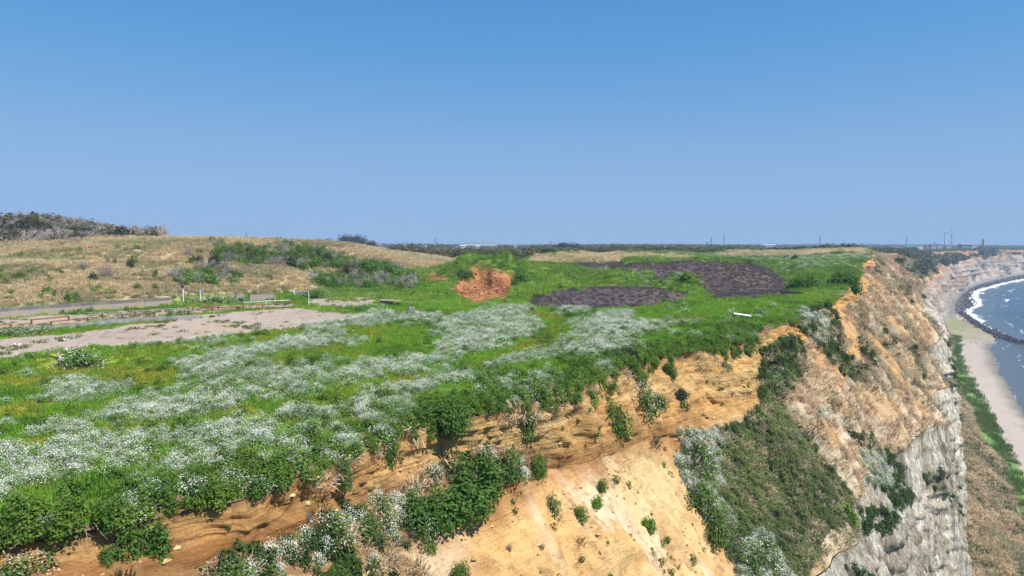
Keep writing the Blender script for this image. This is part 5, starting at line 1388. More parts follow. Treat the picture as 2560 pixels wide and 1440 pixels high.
near_shrubs = [
 (368, 1372, 118, 92, 'dense', 'large dark green rounded shrub on the orange sand below the flowers, left', 0),
 (264, 1402, 58, 34, 'green', 'small green shrub below left of the large rounded one on the orange sand', 0),
 (855, 1200, 50, 72, 'flower', 'lone upright green shrub with a few white flowers against the pale sand face', 0),
 (966, 1140, 48, 92, 'flower', 'leafy green shrub hanging down the sand face left of the planks', 0),
 (1108, 1050, 122, 70, 'dense', 'big bright leafy bush bulging over the rim right of the broken planks', 0),
 (1325, 1068, 66, 84, 'flower', 'green tongue of leaves spilling over the rim in a notch', 0),
 (1608, 1022, 78, 72, 'flower', 'round white dotted shrub halfway down the orange face', 0),
 (1652, 1010, 30, 34, 'green', 'little dark green shrub touching the round white dotted one', 0),
 (1670, 930, 38, 34, 'dense', 'dark triangular tuft of leaves hanging from the upper orange face', 0),
 (1700, 988, 44, 16, 'dark', 'flat dark creeper in a recess of the orange beds', 0),
 (1540, 1068, 84, 66, 'green', 'spreading pale green clump at the foot of the orange beds', 0),
 (1492, 1085, 20, 24, 'green', 'small round green shrub just below left of the spreading pale clump', 0),
 (1588, 945, 36, 48, 'green', 'green shrub right of the tangled roots near the cliff corner', 0),
 (1570, 905, 86, 46, 'dark', 'dark wind clipped bush crowning the rim above the tangled roots', 0),
 (1390, 1282, 54, 56, 'flower', 'white flowering plant alone on the pale sand apron', 0),
 (1342, 1178, 56, 44, 'green', 'rounded green shrub at the upper right end of the bushy ledge', 0),
 (1262, 1180, 84, 70, 'flower', 'white dotted shrub between two green ones on the bushy ledge', 0),
 (1195, 1200, 130, 90, 'dense', 'tall dark leafy shrub at the top of the bushy ledge', 0),
 (1120, 1262, 190, 88, 'dense', 'broad mass of dark vine leaves in the middle of the bushy ledge', 0),
 (1040, 1285, 110, 80, 'dense', 'leafy dark mound joining the middle of the bushy ledge on its left', 0),
 (945, 1290, 70, 64, 'flower', 'tall white flowering plant above the left half of the bushy ledge', 0),
 (1060, 1345, 64, 66, 'flower', 'white flowering clump below the dark vine leaves', 0),
 (820, 1345, 110, 70, 'flower', 'wide white flowering shrub at the lower left end of the bushy ledge', 0),
 (900, 1330, 90, 64, 'dense', 'dark leafy shrub between two white flowering ones on the lower ledge', 0),
 (1622, 1322, 48, 36, 'bright', 'bright green little plant alone low on the pale sand', 0),
 (1500, 1220, 30, 26, 'green', 'small green sprig near a crack at the top of the pale sand', 0),
 (1490, 1262, 34, 30, 'bright', 'yellow green sprig below the small green one on the pale sand', 0),
 (1450, 1290, 46, 34, 'green', 'ragged green tuft beside the dark crack in the pale sand', 0),
 (1690, 1090, 20, 18, 'bare', 'tiny dry bush between the pale sand and the dark scrub', 0),
 (1740, 1160, 92, 74, 'flower', 'first white topped shrub at the upper left corner of the dark scrub', 0),
 (1742, 1252, 90, 66, 'flower', 'second white topped shrub on the left margin of the dark scrub', 0),
 (1780, 1330, 84, 84, 'flower', 'third white dotted shrub lower on the left margin of the dark scrub', 0),
 (1890, 1420, 110, 80, 'flower', 'lowest white flowering clump of the dark scrub, at the bottom edge', 0),
 (2112, 1300, 72, 52, 'bright', 'bright green bush above the grey cliff at the tip of the dark scrub', 0),
 (2112, 1056, 26, 28, 'green', 'single green bush on the dry slope right of the scrub', 0),
 (2080, 1012, 22, 20, 'green', 'small green bush higher on the dry slope right of the scrub', 0),
 (1935, 972, 44, 52, 'flower', 'silvery round shrub below the green chute beside the corner', 0),
 (1280, 1375, 24, 24, 'bare', 'small dark dead bush at the bottom of the pale sand', 0),
 (70, 1440, 130, 60, 'flower', 'flowering clump in the bottom left corner', 0),
 (560, 1440, 120, 50, 'flower', 'sprawling grey green plants at the bottom edge under the dark red band', 0),
 (770, 1305, 34, 34, 'bare', 'dry brown bush left of the wide white flowering shrub', 0),
 (840, 1440, 60, 40, 'green', 'green plants at the bottom edge below the flowering ledge', 0),
 (1140, 1440, 60, 40, 'green', 'green tuft at the bottom edge left of the pale sand', 0),
 (197, 922, 100, 58, 'flower', 'bushy pink white flowering shrub beside the tilted grey plank', 0),
 (62, 838, 92, 26, 'flower', 'white flowering shrub against the left end of the curb', 0),
 (548, 757, 92, 20, 'flower', 'long white flowering hedge in front of the ochre panel', 0),
 (650, 838, 46, 22, 'bright', 'dark topped green hump beside the pale dead sapling', 0),
 (792, 745, 66, 32, 'flower', 'silvery white flowering shrub right of the broken concrete box', 0),
 (1435, 795, 56, 18, 'dense', 'dark green mound with white flowers behind the grassy track', 0),
 (895, 778, 34, 16, 'flower', 'little white flowering bush where the bare strips fork', 0),
 (165, 1335, 70, 50, 'flower', 'drooping white flowering clump at the rim left of the pale roots', 0),
]
for (u_, v_, w_, h_, k_, lb, _) in near_shrubs: shrub(u_, v_, w_, h_, k_, lb)
hill_shrubs = [
 (323, 676, 20, 34, 'dark', 'dark upright shrub standing alone on the open dry slope'),
 (227, 700, 27, 24, 'dark', 'rounded dark shrub left of the bare grey thicket'),
 (268, 698, 52, 40, 'bare', 'wide bare grey thicket in the middle of the dry slope'),
 (279, 664, 28, 20, 'olive', 'brownish windswept shrub above the bare grey thicket'),
 (210, 680, 36, 28, 'bare', 'thin pale bare bush above left of the rounded dark shrub'),
 (489, 660, 36, 24, 'olive', 'olive flat topped shrub left of the dark gully'),
 (470, 645, 34, 34, 'bare', 'pale bare bush above the olive flat topped shrub'),
 (534, 672, 36, 44, 'dark', 'tall dark shrub at the head of the gully'),
 (497, 634, 20, 10, 'olive', 'small brown topped shrub high above the gully'),
 (441, 708, 22, 18, 'green', 'leftmost of three low green shrubs above the signs'),
 (468, 708, 28, 18, 'bright', 'middle of three low green shrubs above the signs'),
 (506, 706, 36, 20, 'green', 'widest and rightmost of three low green shrubs above the signs'),
 (527, 692, 22, 26, 'bright', 'bright green shrub below the tall dark gully shrub'),
 (556, 694, 34, 20, 'bright', 'bright green shrub right of the one below the gully'),
 (582, 692, 24, 22, 'dark', 'dark green shrub closing the row below the gully'),
 (460, 686, 44, 16, 'olive', 'low olive shrub above the three green ones'),
 (488, 682, 24, 14, 'green', 'small green shrub beside the low olive one above the signs'),
 (390, 695, 16, 26, 'green', 'narrow green shrub right of the open dry slope'),
 (361, 702, 18, 12, 'bright', 'low bright shrub left of the narrow green one'),
 (336, 702, 12, 10, 'green', 'tiny green shrub left of the low bright one'),
 (346, 730, 26, 22, 'green', 'round green shrub just above the wall, left of the blue sign'),
 (390, 728, 18, 22, 'bright', 'bright sprawling shrub between the round green one and the sign'),
 (168, 754, 36, 30, 'bright', 'biggest bright green shrub touching the wall top'),
 (193, 752, 20, 24, 'green', 'shrub close against the right side of the biggest bright one'),
 (115, 734, 26, 26, 'bright', 'bright green shrub above left of the wall shrubs'),
 (99, 747, 20, 22, 'bright', 'lowest bright shrub at the left of the slope foot'),
 (138, 742, 12, 16, 'green', 'slim green shrub between the bright clusters at the slope foot'),
 (127, 708, 22, 18, 'bright', 'bright shrub below the small dark one on the left slope'),
 (119, 697, 20, 14, 'dark', 'small dark shrub on the left slope'),
 (103, 686, 12, 12, 'dark', 'tiny dark shrub with a pale twig on the left slope'),
 (97, 707, 18, 14, 'bright', 'small bright shrub left of the dark ones on the slope'),
 (50, 699, 40, 20, 'green', 'flat wide green shrub near the left edge of the slope'),
 (18, 708, 18, 14, 'green', 'small green shrub at the left edge of the picture'),
 (148, 682, 24, 14, 'olive', 'faint olive shrub higher on the left slope'),
 (288, 736, 14, 14, 'green', 'small green shrub above the middle of the wall'),
 (20, 752, 40, 12, 'green', 'low green growth on the wall top at the far left'),
 (774, 686, 44, 18, 'dense', 'dark green rounded bush on the dry terrace'),
 (810, 712, 62, 26, 'dense', 'large dark leafy bush above the silvery shrub'),
 (855, 706, 40, 24, 'bright', 'bright green bush right of the large dark leafy one'),
 (533, 610, 28, 18, 'green', 'green bush on the skyline of the dry hill'),
 (546, 618, 18, 14, 'green', 'second bush just right of the skyline one'),
 (497, 603, 14, 7, 'olive', 'very small bush on the skyline left of the green one'),
 (640, 692, 30, 12, 'bright', 'pale green low bush on the dry terrace below the green band'),
 (675, 700, 20, 14, 'olive', 'little olive bush on the dry terrace'),
 (300, 627, 9, 7, 'olive', 'speck of a bush high on the open dry slope'),
 (38, 612, 26, 12, 'bright', 'bright green bush at the foot of the bare grey wood'),
 (960, 690, 70, 40, 'dense', 'dark green thicket left of the green mound'),
 (1010, 700, 60, 34, 'bright', 'bright green thicket beside the small red scar'),
 (885, 690, 60, 34, 'olive', 'olive thicket at the end of the dry hill'),
 (1855, 652, 50, 12, 'green', 'dark green bush right of the blue object on the far meadow'),
 (1965, 648, 18, 14, 'dark', 'small dark bush on the far meadow'),
 (1984, 652, 20, 18, 'dark', 'second dark bush with a bare side on the far meadow'),
 (2110, 636, 70, 16, 'dense', 'long dark green bush at the skyline by the cliff edge'),
 (2060, 640, 50, 10, 'olive', 'olive bush left of the skyline one by the cliff edge'),
 (1720, 700, 60, 30, 'bright', 'bright bush in the green tongue between the dark heaps'),
 (2005, 715, 80, 34, 'dense', 'dark green brambles at the foot of the heap beside the path'),
 (1166, 690, 44, 26, 'dense', 'dark bush overhanging the left lip of the red pit'),
 (1300, 706, 40, 26, 'green', 'green bush at the right lip of the red pit'),
 (1235, 676, 60, 14, 'olive', 'low olive growth along the top lip of the red pit'),
 (2120, 715, 70, 50, 'dense', 'tall dark brambles above the orange scarp at the edge'),
]
for (u_, v_, w_, h_, k_, lb) in hill_shrubs: shrub(u_, v_, w_, h_, k_, lb)
# the long green band in the gully of the dry hill
q = random.Random(9)
band = [(560, 632), (585, 640), (610, 630), (632, 646), (655, 634), (668, 652), (690, 640), (708, 656), (725, 640), (742, 652), (760, 636), (772, 650), (790, 640), (812, 648), (835, 652), (600, 656), (640, 662), (700, 664), (750, 664), (790, 664), (830, 668), (860, 664), (618, 645), (722, 664), (655, 622), (765, 628), (800, 626), (575, 650), (880, 676), (905, 668)]
looks = ['green', 'dense', 'bare', 'green', 'dark', 'dense', 'green', 'olive', 'bright', 'dense']
nearw = ['far left', 'left part', 'left part', 'left of middle', 'middle part', 'middle part', 'right of middle', 'right part', 'right end']
words = {'green': 'mid green', 'dense': 'deep green dense', 'bare': 'bare grey twiggy', 'dark': 'blackish green', 'olive': 'olive brown', 'bright': 'bright green'}
lab_seen = {}
for i, (u_, v_) in enumerate(band):
    k_ = looks[(i * 7 + 3) % 10]; row = 'upper' if v_ < 640 else ('middle' if v_ < 655 else 'lower')
    lb = f'{words[k_]} shrub, {row} row of hill gully thicket, {nearw[min(8, max(0, int((u_ - 555) / 40)))]}'
    if lb in lab_seen: lab_seen[lb] += 1; lb = lb.replace(' shrub', [' shrub', ' smaller shrub', ' leaning shrub'][min(2, lab_seen[lb])])
    else: lab_seen[lb] = 0
    shrub(u_, v_ + 6, q.uniform(34, 52), q.uniform(22, 36), k_, lb, 'shrubs of the gully thicket on the dry hill')
print('shrubs', round(time.time() - T0, 1))
CLEAR = [(1176,2100,34),(1206,2150,22),(1230,2100,26),(1155,1500,16),(1014,1500,9),(896,900,31),(861,900,18),(843,900,12),(884,850,12),(941,1500,14),(960,1300,10),(978,1300,9),(1050,1400,12),(1068,1400,12),(1120,1300,10),(1139,1300,12),(1195,1200,12),(1245,1200,10),(1290,1200,16),(1318,1300,14),(1305,900,8),(1067,900,7),(1045,950,7),(925,900,6),(1656,1500,16),(1670,1500,14),(1809,2500,9),(1845,2500,12),(1880,2500,10),(1925,2500,28),(2234,1500,22),(2252,1550,14),(2279,1400,26),(2302,1400,12),(2256,1200,14),(2318,1400,10),(2334,1400,12),(2350,1400,14),(2372,1450,12),(2418,1500,26),(2437,1400,14),(1762,640,60)]
def clear_of(p):
    u, v = proj(p[:, 0], p[:, 1], p[:, 2]); k = np.ones(len(p), bool)
    for ub, yb, w_ in CLEAR: k &= ~((np.abs(u - ub) < w_ / 2 + 3) & (p[:, 1] > yb * .33) & (p[:, 1] < yb + 60))
    return k
# ------------------------------------------------------------------ woods
def crown_tris(seed, n, r, h, c, leaf, low=-.15, lobes=6):
    q = random.Random(seed); return leafy(seed, n, r, h, c, leaf, None, low, q, lobes)
C_WOOD = proto_collection('woodland', [crown_tris(i + 300, 170, 1, 1, (.15, .16, .075), .30).mesh('woodland_crown', [M_LEAF_T]) for i in range(4)])
C_BARE = proto_collection('bare_wood', [twiggy(i + 320, 46, 1, 1.1, (.34, .30, .27), th=.03).mesh('bare_crown', [M_TWIG_T]) for i in range(3)])
# mid distance wood behind the hill and mound
wood_n = fbm(Xc / 60, Yc / 80, 3)
wz_ = (Yc > 225) & (Yc < 1500) & infr & (Uc > 700) & (Uc < 1900)
wfront = tb(Uc, [700, 900, 1050, 1200, 1330, 1420, 1750, 1800, 1900], [520, 420, 330, 260, 300, 400, 420, 520, 560])
wz_ &= Yc > wfront + 30 * wood_n
size = np.clip(Yc / 330, .8, 2.4) * 2.7
dens = wz_ * 1.1 / (size ** 2) * (1 + .3 * wood_n)
p, nn, i, j = sample(P_PL, AR1, NR1, dens)
kc = clear_of(p); p, nn, i, j = p[kc], nn[kc], i[kc], j[kc]
sz = size[i, j] * (0.7 + .6 * rng.random(len(p)))
k = rng.random((len(p), 1)); k2 = sstep(-.3, .3, fbm(p[:, 0] / 70, p[:, 1] / 90 + 3, 3))[:, None]
ti = lerp(lerp(np.array([.55, .65, .7]), np.array([1.15, 1.1, .9]), k), np.array([1.5, 1.1, .9]), k2 * .65)
scatter('woodland', C_WOOD, p, sz, ti, sz=.85 + .4 * rng.random(len(p)))
nw = len(p)
# left hill wood
wl_ = (Yc > 185) & (Yc < 330) & (Uc > -260) & (Uc < 400) & inpoly(Uc, Vc, [(-260, 620), (0, 614), (120, 612), (210, 602), (300, 600), (400, 601), (400, 590), (250, 560), (80, 540), (-260, 540)])
p, nn, i, j = sample(P_PL, AR1, NR1, wl_ * .17)
sel = rng.random(len(p)) < .62
k = rng.random((len(p), 1))
scatter('hill_wood', C_WOOD, p[sel], 2.2 + 1.3 * rng.random(sel.sum()), lerp(np.array([.45, .45, .4]), np.array([1.1, .95, .75]), k[sel]), sz=.8 + .4 * rng.random(sel.sum()))
scatter('bare_hill_wood', C_BARE, p[~sel], 2.6 + 1.4 * rng.random((~sel).sum()), lerp(np.array([.8, .8, .8]), np.array([1.4, 1.3, 1.3]), k[~sel]))
# far country to the horizon and the headland tops
wf = (Yc > 900) & (Yc < 6500) & (Uc > -300) & (Uc < 2700) & (inl > 40)
size = np.clip(Yc / 330, 3, 9) * 1.15
dens = wf * .62 / (size ** 2)
p, nn, i, j = sample(P_PL, AR1, NR1, dens)
kc = clear_of(p); p, nn, i, j = p[kc], nn[kc], i[kc], j[kc]
k = rng.random((len(p), 1))
scatter('far_woodland', C_WOOD, p, size[i, j] * (.7 + .7 * rng.random(len(p))), lerp(np.array([.6, .7, .7]), np.array([1.3, 1.2, 1.0]), k), sz=.40 + .55 * rng.random(len(p)) ** 2)
# scrub on the right plateau edge and cliff gullies
wr_ = (Yc > 430) & (Yc < 900) & (Uc > 1750) & (Uc < 2600) & (inl > 6)
p, nn, i, j = sample(P_PL, AR1, NR1, wr_ * .05)
scatter('plateau_scrub', C_WOOD, p, 2.6 + 2.2 * rng.random(len(p)), lerp(np.array([.6, .7, .7]), np.array([1.1, 1.05, .9]), rng.random((len(p), 1))))
gull = [[(2235,640),(2290,628),(2330,640),(2330,680),(2290,692),(2250,670)], [(2330,645),(2400,640),(2440,655),(2430,665),(2380,672),(2345,660)], [(2440,625),(2480,622),(2490,634),(2450,640)], [(2440,655),(2410,665),(2400,660)]]
gl = inany(Uq + 6 * A1, Vq + 4 * A1, gull) & (sg <= 2) & (LYc > 330)
gs = np.clip(dist / 200, 1, 8)
p, nn, i, j = sample(P_CL, AR2, NR2, gl * .30 / gs ** 1.6)
scatter('gully_scrub', C_WOOD, p, 1.3 * gs[i, j] ** .8 * (.7 + .6 * rng.random(len(p))), lerp(np.array([.5, .6, .6]), np.array([.8, .85, .8]), rng.random((len(p), 1))), nrm=nn)
print('woods', round(time.time() - T0, 1), nw)

# trees of the left hill, one by one
def tree_mesh(seed, kind):
    q = random.Random(seed); T = MB(); tips = []
    base = Vector((0, 0, -.3)); top = Vector((q.uniform(-.1, .1), 0, .35)); T.tube([base, top * .5, top], [.055, .045, .035], 6)
    for k in range(7):
        a = k * .9 + q.uniform(-.3, .3); s = top.lerp(base, q.uniform(0, .35)); m = s + Vector((math.cos(a) * .22, math.sin(a) * .22, .2)); e = m + Vector((math.cos(a) * .3 + q.uniform(-.1, .1), math.sin(a) * .3, q.uniform(.15, .4)))
        T.tube([s, m, e], [.026, .018, .008], 5); tips.append(e)
        for r_ in range(3):
            s2 = m.lerp(e, q.uniform(.1, .9)); T.tube([s2, s2 + Vector((q.uniform(-.25, .25), q.uniform(-.25, .25), q.uniform(.08, .3)))], [.011, .004], 4)
    trunk = T.mesh('trunk', M_TRUNK)
    if kind == 'bare': C_ = twiggy(seed, 60, .75, .75, (.38, .335, .31), th=.010); me = C_.mesh('crown', [M_TWIG])
    else:
        colr = {'olive': (.095, .085, .035), 'bright': (.13, .20, .03), 'dark': (.045, .06, .028), 'green': (.075, .11, .035)}[kind]
        Tq = Tris()
        for e in tips:
            for k in range(80):
                d = Vector((q.gauss(0, .17), q.gauss(0, .17), q.gauss(.04, .09))); Tq.leaf(e + d, (q.uniform(-.6, .6), q.uniform(-.6, .6), 1), .07 * q.uniform(.6, 1.3), jit(colr, .35, q), 0, 1.5, q)
        me = Tq.mesh('crown', [M_LEAF])
    return trunk, me
TM = {k: [tree_mesh(i + s * 11, k) for i in range(2)] for s, k in enumerate(('bare', 'olive', 'bright', 'dark', 'green'))}
def tree(u, v, h, kind, label, group=None, wide=1.0, maxy=None):
    p = pick(u, v, maxy); s = p.y / F
    t = thing('tree', p, label, 'tree', group, R.uniform(0, 6.28)); k = h * s / 1.0; t.scale = (k * wide, k * wide, k)
    tr, cr = TM[kind][R.randrange(2)]; link('trunk', tr, t); link('crown', cr, t)
hill_trees = [
 (10, 612, 40, 'olive', 'olive tree at the left edge of the bare wood'), (30, 606, 44, 'bare', 'pale bare tree just above the bright bush at the wood foot'), (60, 612, 36, 'bare', 'low forked bare tree at the wood foot'),
 (75, 582, 30, 'dark', 'dark topped tree at the very crown of the hill'), (100, 584, 30, 'olive', 'olive tree on the hilltop right of the crown'), (48, 586, 30, 'dark', 'dark tree on the hilltop left of the crown'),
 (85, 602, 34, 'olive', 'broad golden olive tree in the middle of the wood'), (108, 606, 34, 'bare', 'bare tree right of the golden olive one'), (133, 606, 46, 'bare', 'tallest pale grey bare tree in the wood centre'), (150, 604, 42, 'bare', 'twin stemmed bare tree beside the tallest grey one'),
 (176, 584, 26, 'bright', 'bright green leafy tree among the grey ones, upper'), (186, 600, 26, 'bright', 'yellow green leafy tree just below the upper bright one'), (192, 605, 22, 'dark', 'dark round tree under the yellow green one'),
 (168, 603, 30, 'bare', 'slim bare tree left of the yellow green one'), (205, 598, 34, 'dark', 'dark tree behind right of the yellow green one'), (222, 600, 30, 'bare', 'bare grey tree right of the leafy green group'), (240, 598, 26, 'bare', 'low spreading grey bare tree at the right of the wood'),
 (262, 597, 24, 'olive', 'olive tree where the wood starts to thin'), (285, 598, 20, 'dark', 'small dark tree on the falling skyline'), (305, 598, 16, 'green', 'little green tree on the falling skyline'), (150, 576, 24, 'bare', 'bare treetop on the skyline above the tall grey tree'),
 (215, 580, 22, 'olive', 'flat olive treetop on the skyline right of centre'), (240, 586, 18, 'dark', 'flat dark treetop on the skyline farther right'), (120, 580, 26, 'bare', 'pale bare treetop on the skyline at centre'), (350, 597, 12, 'green', 'low green tree on the hill skyline'), (372, 597, 12, 'green', 'rounder green tree on the hill skyline, farthest right'),
]
for (u_, v_, h_, k_, lb) in hill_trees: tree(u_, v_, h_, k_, lb, 'trees of the windswept hill wood', 1.25)
# mid trees on the right of the wood
for (u_, v_, y_, w_, h_, k_, lb) in ((1200, 652, 300, 150, 26, 'olive', 'wide golden olive grove behind the green mound'), (1120, 650, 320, 90, 28, 'olive', 'olive thicket left of the golden grove'),
        (1365, 640, 330, 90, 28, 'green', 'mixed green and grey grove on the right of the golden one'), (1330, 640, 400, 60, 26, 'olive', 'olive treetops behind the mixed grove'), (1480, 640, 420, 90, 22, 'olive', 'low olive grove behind the dry hummock'),
        (1530, 634, 440, 70, 22, 'green', 'green rounded grove on the hummock top'), (1600, 634, 450, 90, 18, 'green', 'long green grove near the white flat building'), (1705, 632, 450, 90, 16, 'green', 'green grove ending the hummock on the right'),
        (1010, 632, 380, 90, 22, 'olive', 'brownish wood edge above the dry hill shoulder'), (1420, 622, 620, 80, 18, 'dark', 'dark rounded grove on the skyline right of the red and white mast'),
        (878, 606, 760, 74, 20, 'dark', 'large dome shaped dark grove above the grey roofs'), (812, 610, 720, 62, 14, 'dark', 'lower dome shaped grove left of the large one'), (710, 604, 600, 34, 8, 'olive', 'small dark grove peeping over the dry hill'), (930, 612, 800, 30, 12, 'dark', 'small dark grove at the right foot of the large dome')):
    p = Vector(py_(u_, v_, y_)); s = y_ / F; t = thing('grove', p - Vector((0, 0, 1.0)), lb, 'trees', None, R.uniform(0, 6.28)); t.scale = (w_ * s / 2, w_ * s / 2, h_ * s + 1.0)
    q = random.Random(u_); cc = {'olive': (.10, .09, .038), 'green': (.075, .105, .035), 'dark': (.05, .06, .032)}[k_]
    link('crown', leafy(u_, 1800, 1, 1, cc, .10, None, -.1, q, 14).mesh('crown', [M_LEAF]), t); link('trunk', twiggy(u_, 12, .7, .7, (.28, .25, .22), th=.012).mesh('trunk', [M_TWIG]), t)

# ------------------------------------------------------------------ wind turbines
def turbine(u, v_hub, v_base, y, ang, blade_px, label, yaw=0.0, thick=1.0, red=False, edge=False):
    b = Vector(py_(u, v_base, y)); s = y / F; hub = (v_base - v_hub) * s; L_ = blade_px * s
    t = thing('wind_turbine', b, label, 'wind turbine', None, yaw)
    r = max(.9, .55 * s) * thick
    mb = MB(); mb.tube([(0, 0, -6), (0, 0, hub)], [r * 1.25, r * .75], 12); sub('tower', mb, M_TURB, t)
    mb = MB(); mb.box((0, .5 * r, hub + r * .6), (2.0 * r, 5.5 * r, 2.0 * r)); sub('nacelle', mb, M_TURB, t)
    mb = MB(); mb.tube([(0, -2.4 * r, hub + r * .6), (0, -4.0 * r, hub + r * .6)], [r * .9, r * .3], 10); rt = sub('hub', mb, M_TURB, t)
    for k in range(3):
        a = math.radians(ang + 120 * k); d = Vector((math.sin(a), 0, math.cos(a))); o_ = Vector((0, -3.2 * r, hub + r * .6)); n_ = Vector((d.z, 0, -d.x))
        mb = MB(); wd = max(.9, .62 * s) * thick
        pts_ = [(0, .5), (.12, 1.0), (.5, .75), (1, .28)]
        o = len(mb.v)
        for f_, w_ in pts_:
            c_ = o_ + d * L_ * f_
            for sx, sy in ((-.5, -.12), (.5, -.12), (.5, .12), (-.5, .12)): mb.v.append(tuple(c_ + n_ * wd * w_ * sx + Vector((0, wd * w_ * sy, 0))))
        for i in range(3):
            for j in range(4): mb.f.append((o + i * 4 + j, o + i * 4 + (j + 1) % 4, o + i * 4 + 4 + (j + 1) % 4, o + i * 4 + 4 + j))
        mb.f += [(o, o + 1, o + 2, o + 3), (o + 15, o + 14, o + 13, o + 12)]
        sub('blade', mb, M_TURB, t)
turbine(937, 600, 612, 2300, 85, 11, 'white wind turbine nearest the dome shaped groves')
turbine(1063, 602, 612, 2200, 0, 14, 'white wind turbine with one blade pointing straight up')
turbine(1275, 602, 614, 2300, 62, 10, 'white wind turbine behind the long white factories')
turbine(735, 600, 610, 2600, 8, 11, 'thin white wind turbine peeping over the dry hill', 1.35)
turbine(2363, 580, 612, 1600, 176, 20, 'big white wind turbine by the far cliffs, seen edge on', 1.45, 2.0)

# ------------------------------------------------------------------ lattice pylons and masts
def pylon(u, vt, vb, y, w, label, arms=3, mat2=None, name='pylon', cat='pylon'):
    b = Vector(py_(u, vb, y)); s = y / F; H = (vb - vt) * s; W = w * s; th = .22 * s
    t = thing(name, b, label, cat, None, .2)
    def leg(sx, sy, z0=0, z1=H): return Vector((sx * W / 2 * (1 - .8 * z0 / H), sy * W / 2 * (1 - .8 * z0 / H), z0))
    n = 6
    for part in range(2 if mat2 else 1):
        mb = MB()
        for i in range(n):
            if mat2 and i % 2 != part: continue
            z0, z1 = H * i / n, H * (i + 1) / n
            for sx, sy in ((-1, -1), (1, -1), (1, 1), (-1, 1)):
                mb.bar(leg(sx, sy, z0 if i else -3), leg(sx, sy, z1), th)
            for (ax, ay), (bx, by) in (((-1, -1), (1, -1)), ((1, -1), (1, 1)), ((1, 1), (-1, 1)), ((-1, 1), (-1, -1))):
                mb.bar(leg(ax, ay, z0), leg(bx, by, z1), th * .6); mb.bar(leg(bx, by, z0), leg(ax, ay, z1), th * .6)
        sub('lattice', mb, (M_LATT, mat2)[part] if mat2 else M_LATT, t)
    for k in range(arms):
        z = H * (.72 + .12 * k); mb = MB(); a = W * (.75 - .12 * k)
        mb.bar((-a, 0, z), (a, 0, z), th * .8); mb.bar((-a, 0, z), (0, 0, z + H * .04), th * .5); mb.bar((a, 0, z), (0, 0, z + H * .04), th * .5); sub('crossarm', mb, M_LATT, t)
pylon(616, 577, 600, 1500, 5, 'grey lattice pylon on the skyline above the dry hill')
pylon(1088, 594, 607, 1500, 5, 'dark stubby lattice mast right of the upright blade turbine', 1, None, 'lattice_mast', 'mast')
pylon(1377, 600, 615, 1700, 4, 'red and white striped lattice mast on the central skyline', 0, M_REDM, 'striped_mast', 'mast')
pylon(1778, 593, 617, 1400, 4, 'grey lattice pylon right of the dark blue tower')
pylon(1810, 584, 615, 1600, 3, 'tallest thin mast of the right centre skyline', 1, None, 'lattice_mast', 'mast')
pylon(1733, 609, 622, 1200, 3, 'small pale mast left of the dark blue tower', 0, None, 'lattice_mast', 'mast')
pylon(2049, 591, 614, 1500, 5, 'lattice pylon above the dark far wood')
pylon(2266, 592, 614, 1500, 4, 'lattice pylon left of the turquoise roof')
pylon(2378, 584, 611, 1600, 4, 'lattice pylon just right of the big turbine')
pylon(2336, 604, 612, 1500, 3, 'short pylon among the pinkish ruins', 1)
for (u_, y_, lb, vt) in ((1838, 2500, 'thin pole above the white block on the skyline', 606), (1955, 2500, 'thin white chimney on the pale hall on the skyline', 603)):
    b = Vector(py_(u_, 615, y_)); s = y_ / F; mb = MB(); mb.tube([(0, 0, -4), (0, 0, (615 - vt) * s)], [1.3, .8], 8); tag(link('pole', mb.mesh('pole', M_WHITEF), None, b), lb, 'pole')
# two big towers
b = Vector(py_(1768, 620, 2400)); s = 2400 / F; t = thing('tower_block', b, 'dark blue narrow tower on the right centre skyline', 'tower'); mb = MB(); mb.box((0, 0, 7 * s - 4), (3.6 * s, 3 * s, 15 * s + 8)); sub('shaft', mb, M_SLATE, t)
mb = MB(); mb.box((0, 0, 14.9 * s), (2.4 * s, 2 * s, 1.2 * s)); sub('roof_box', mb, M_GREYB, t)
b = Vector(py_(2458, 614, 1700)); s = 1700 / F; t = thing('water_tower', b, 'beige cylindrical tower with a flat top on the right skyline', 'tower'); mb = MB(); mb.tube([(0, 0, -6), (0, 0, 15.5 * s)], [3.2 * s, 2.9 * s], 20); sub('shaft', mb, M_BEIGE, t)
mb = MB(); mb.tube([(0, 0, 15.5 * s), (0, 0, 16.6 * s)], [3.3 * s, 3.3 * s], 20); sub('cap', mb, M_WHITEF, t)
for k in range(3): mb = MB(); mb.box((-1.2 * s, -2.9 * s, (4 + 4 * k) * s), (.7 * s, .5 * s, 1.2 * s)); sub('window', mb, M_GLASSD, t)

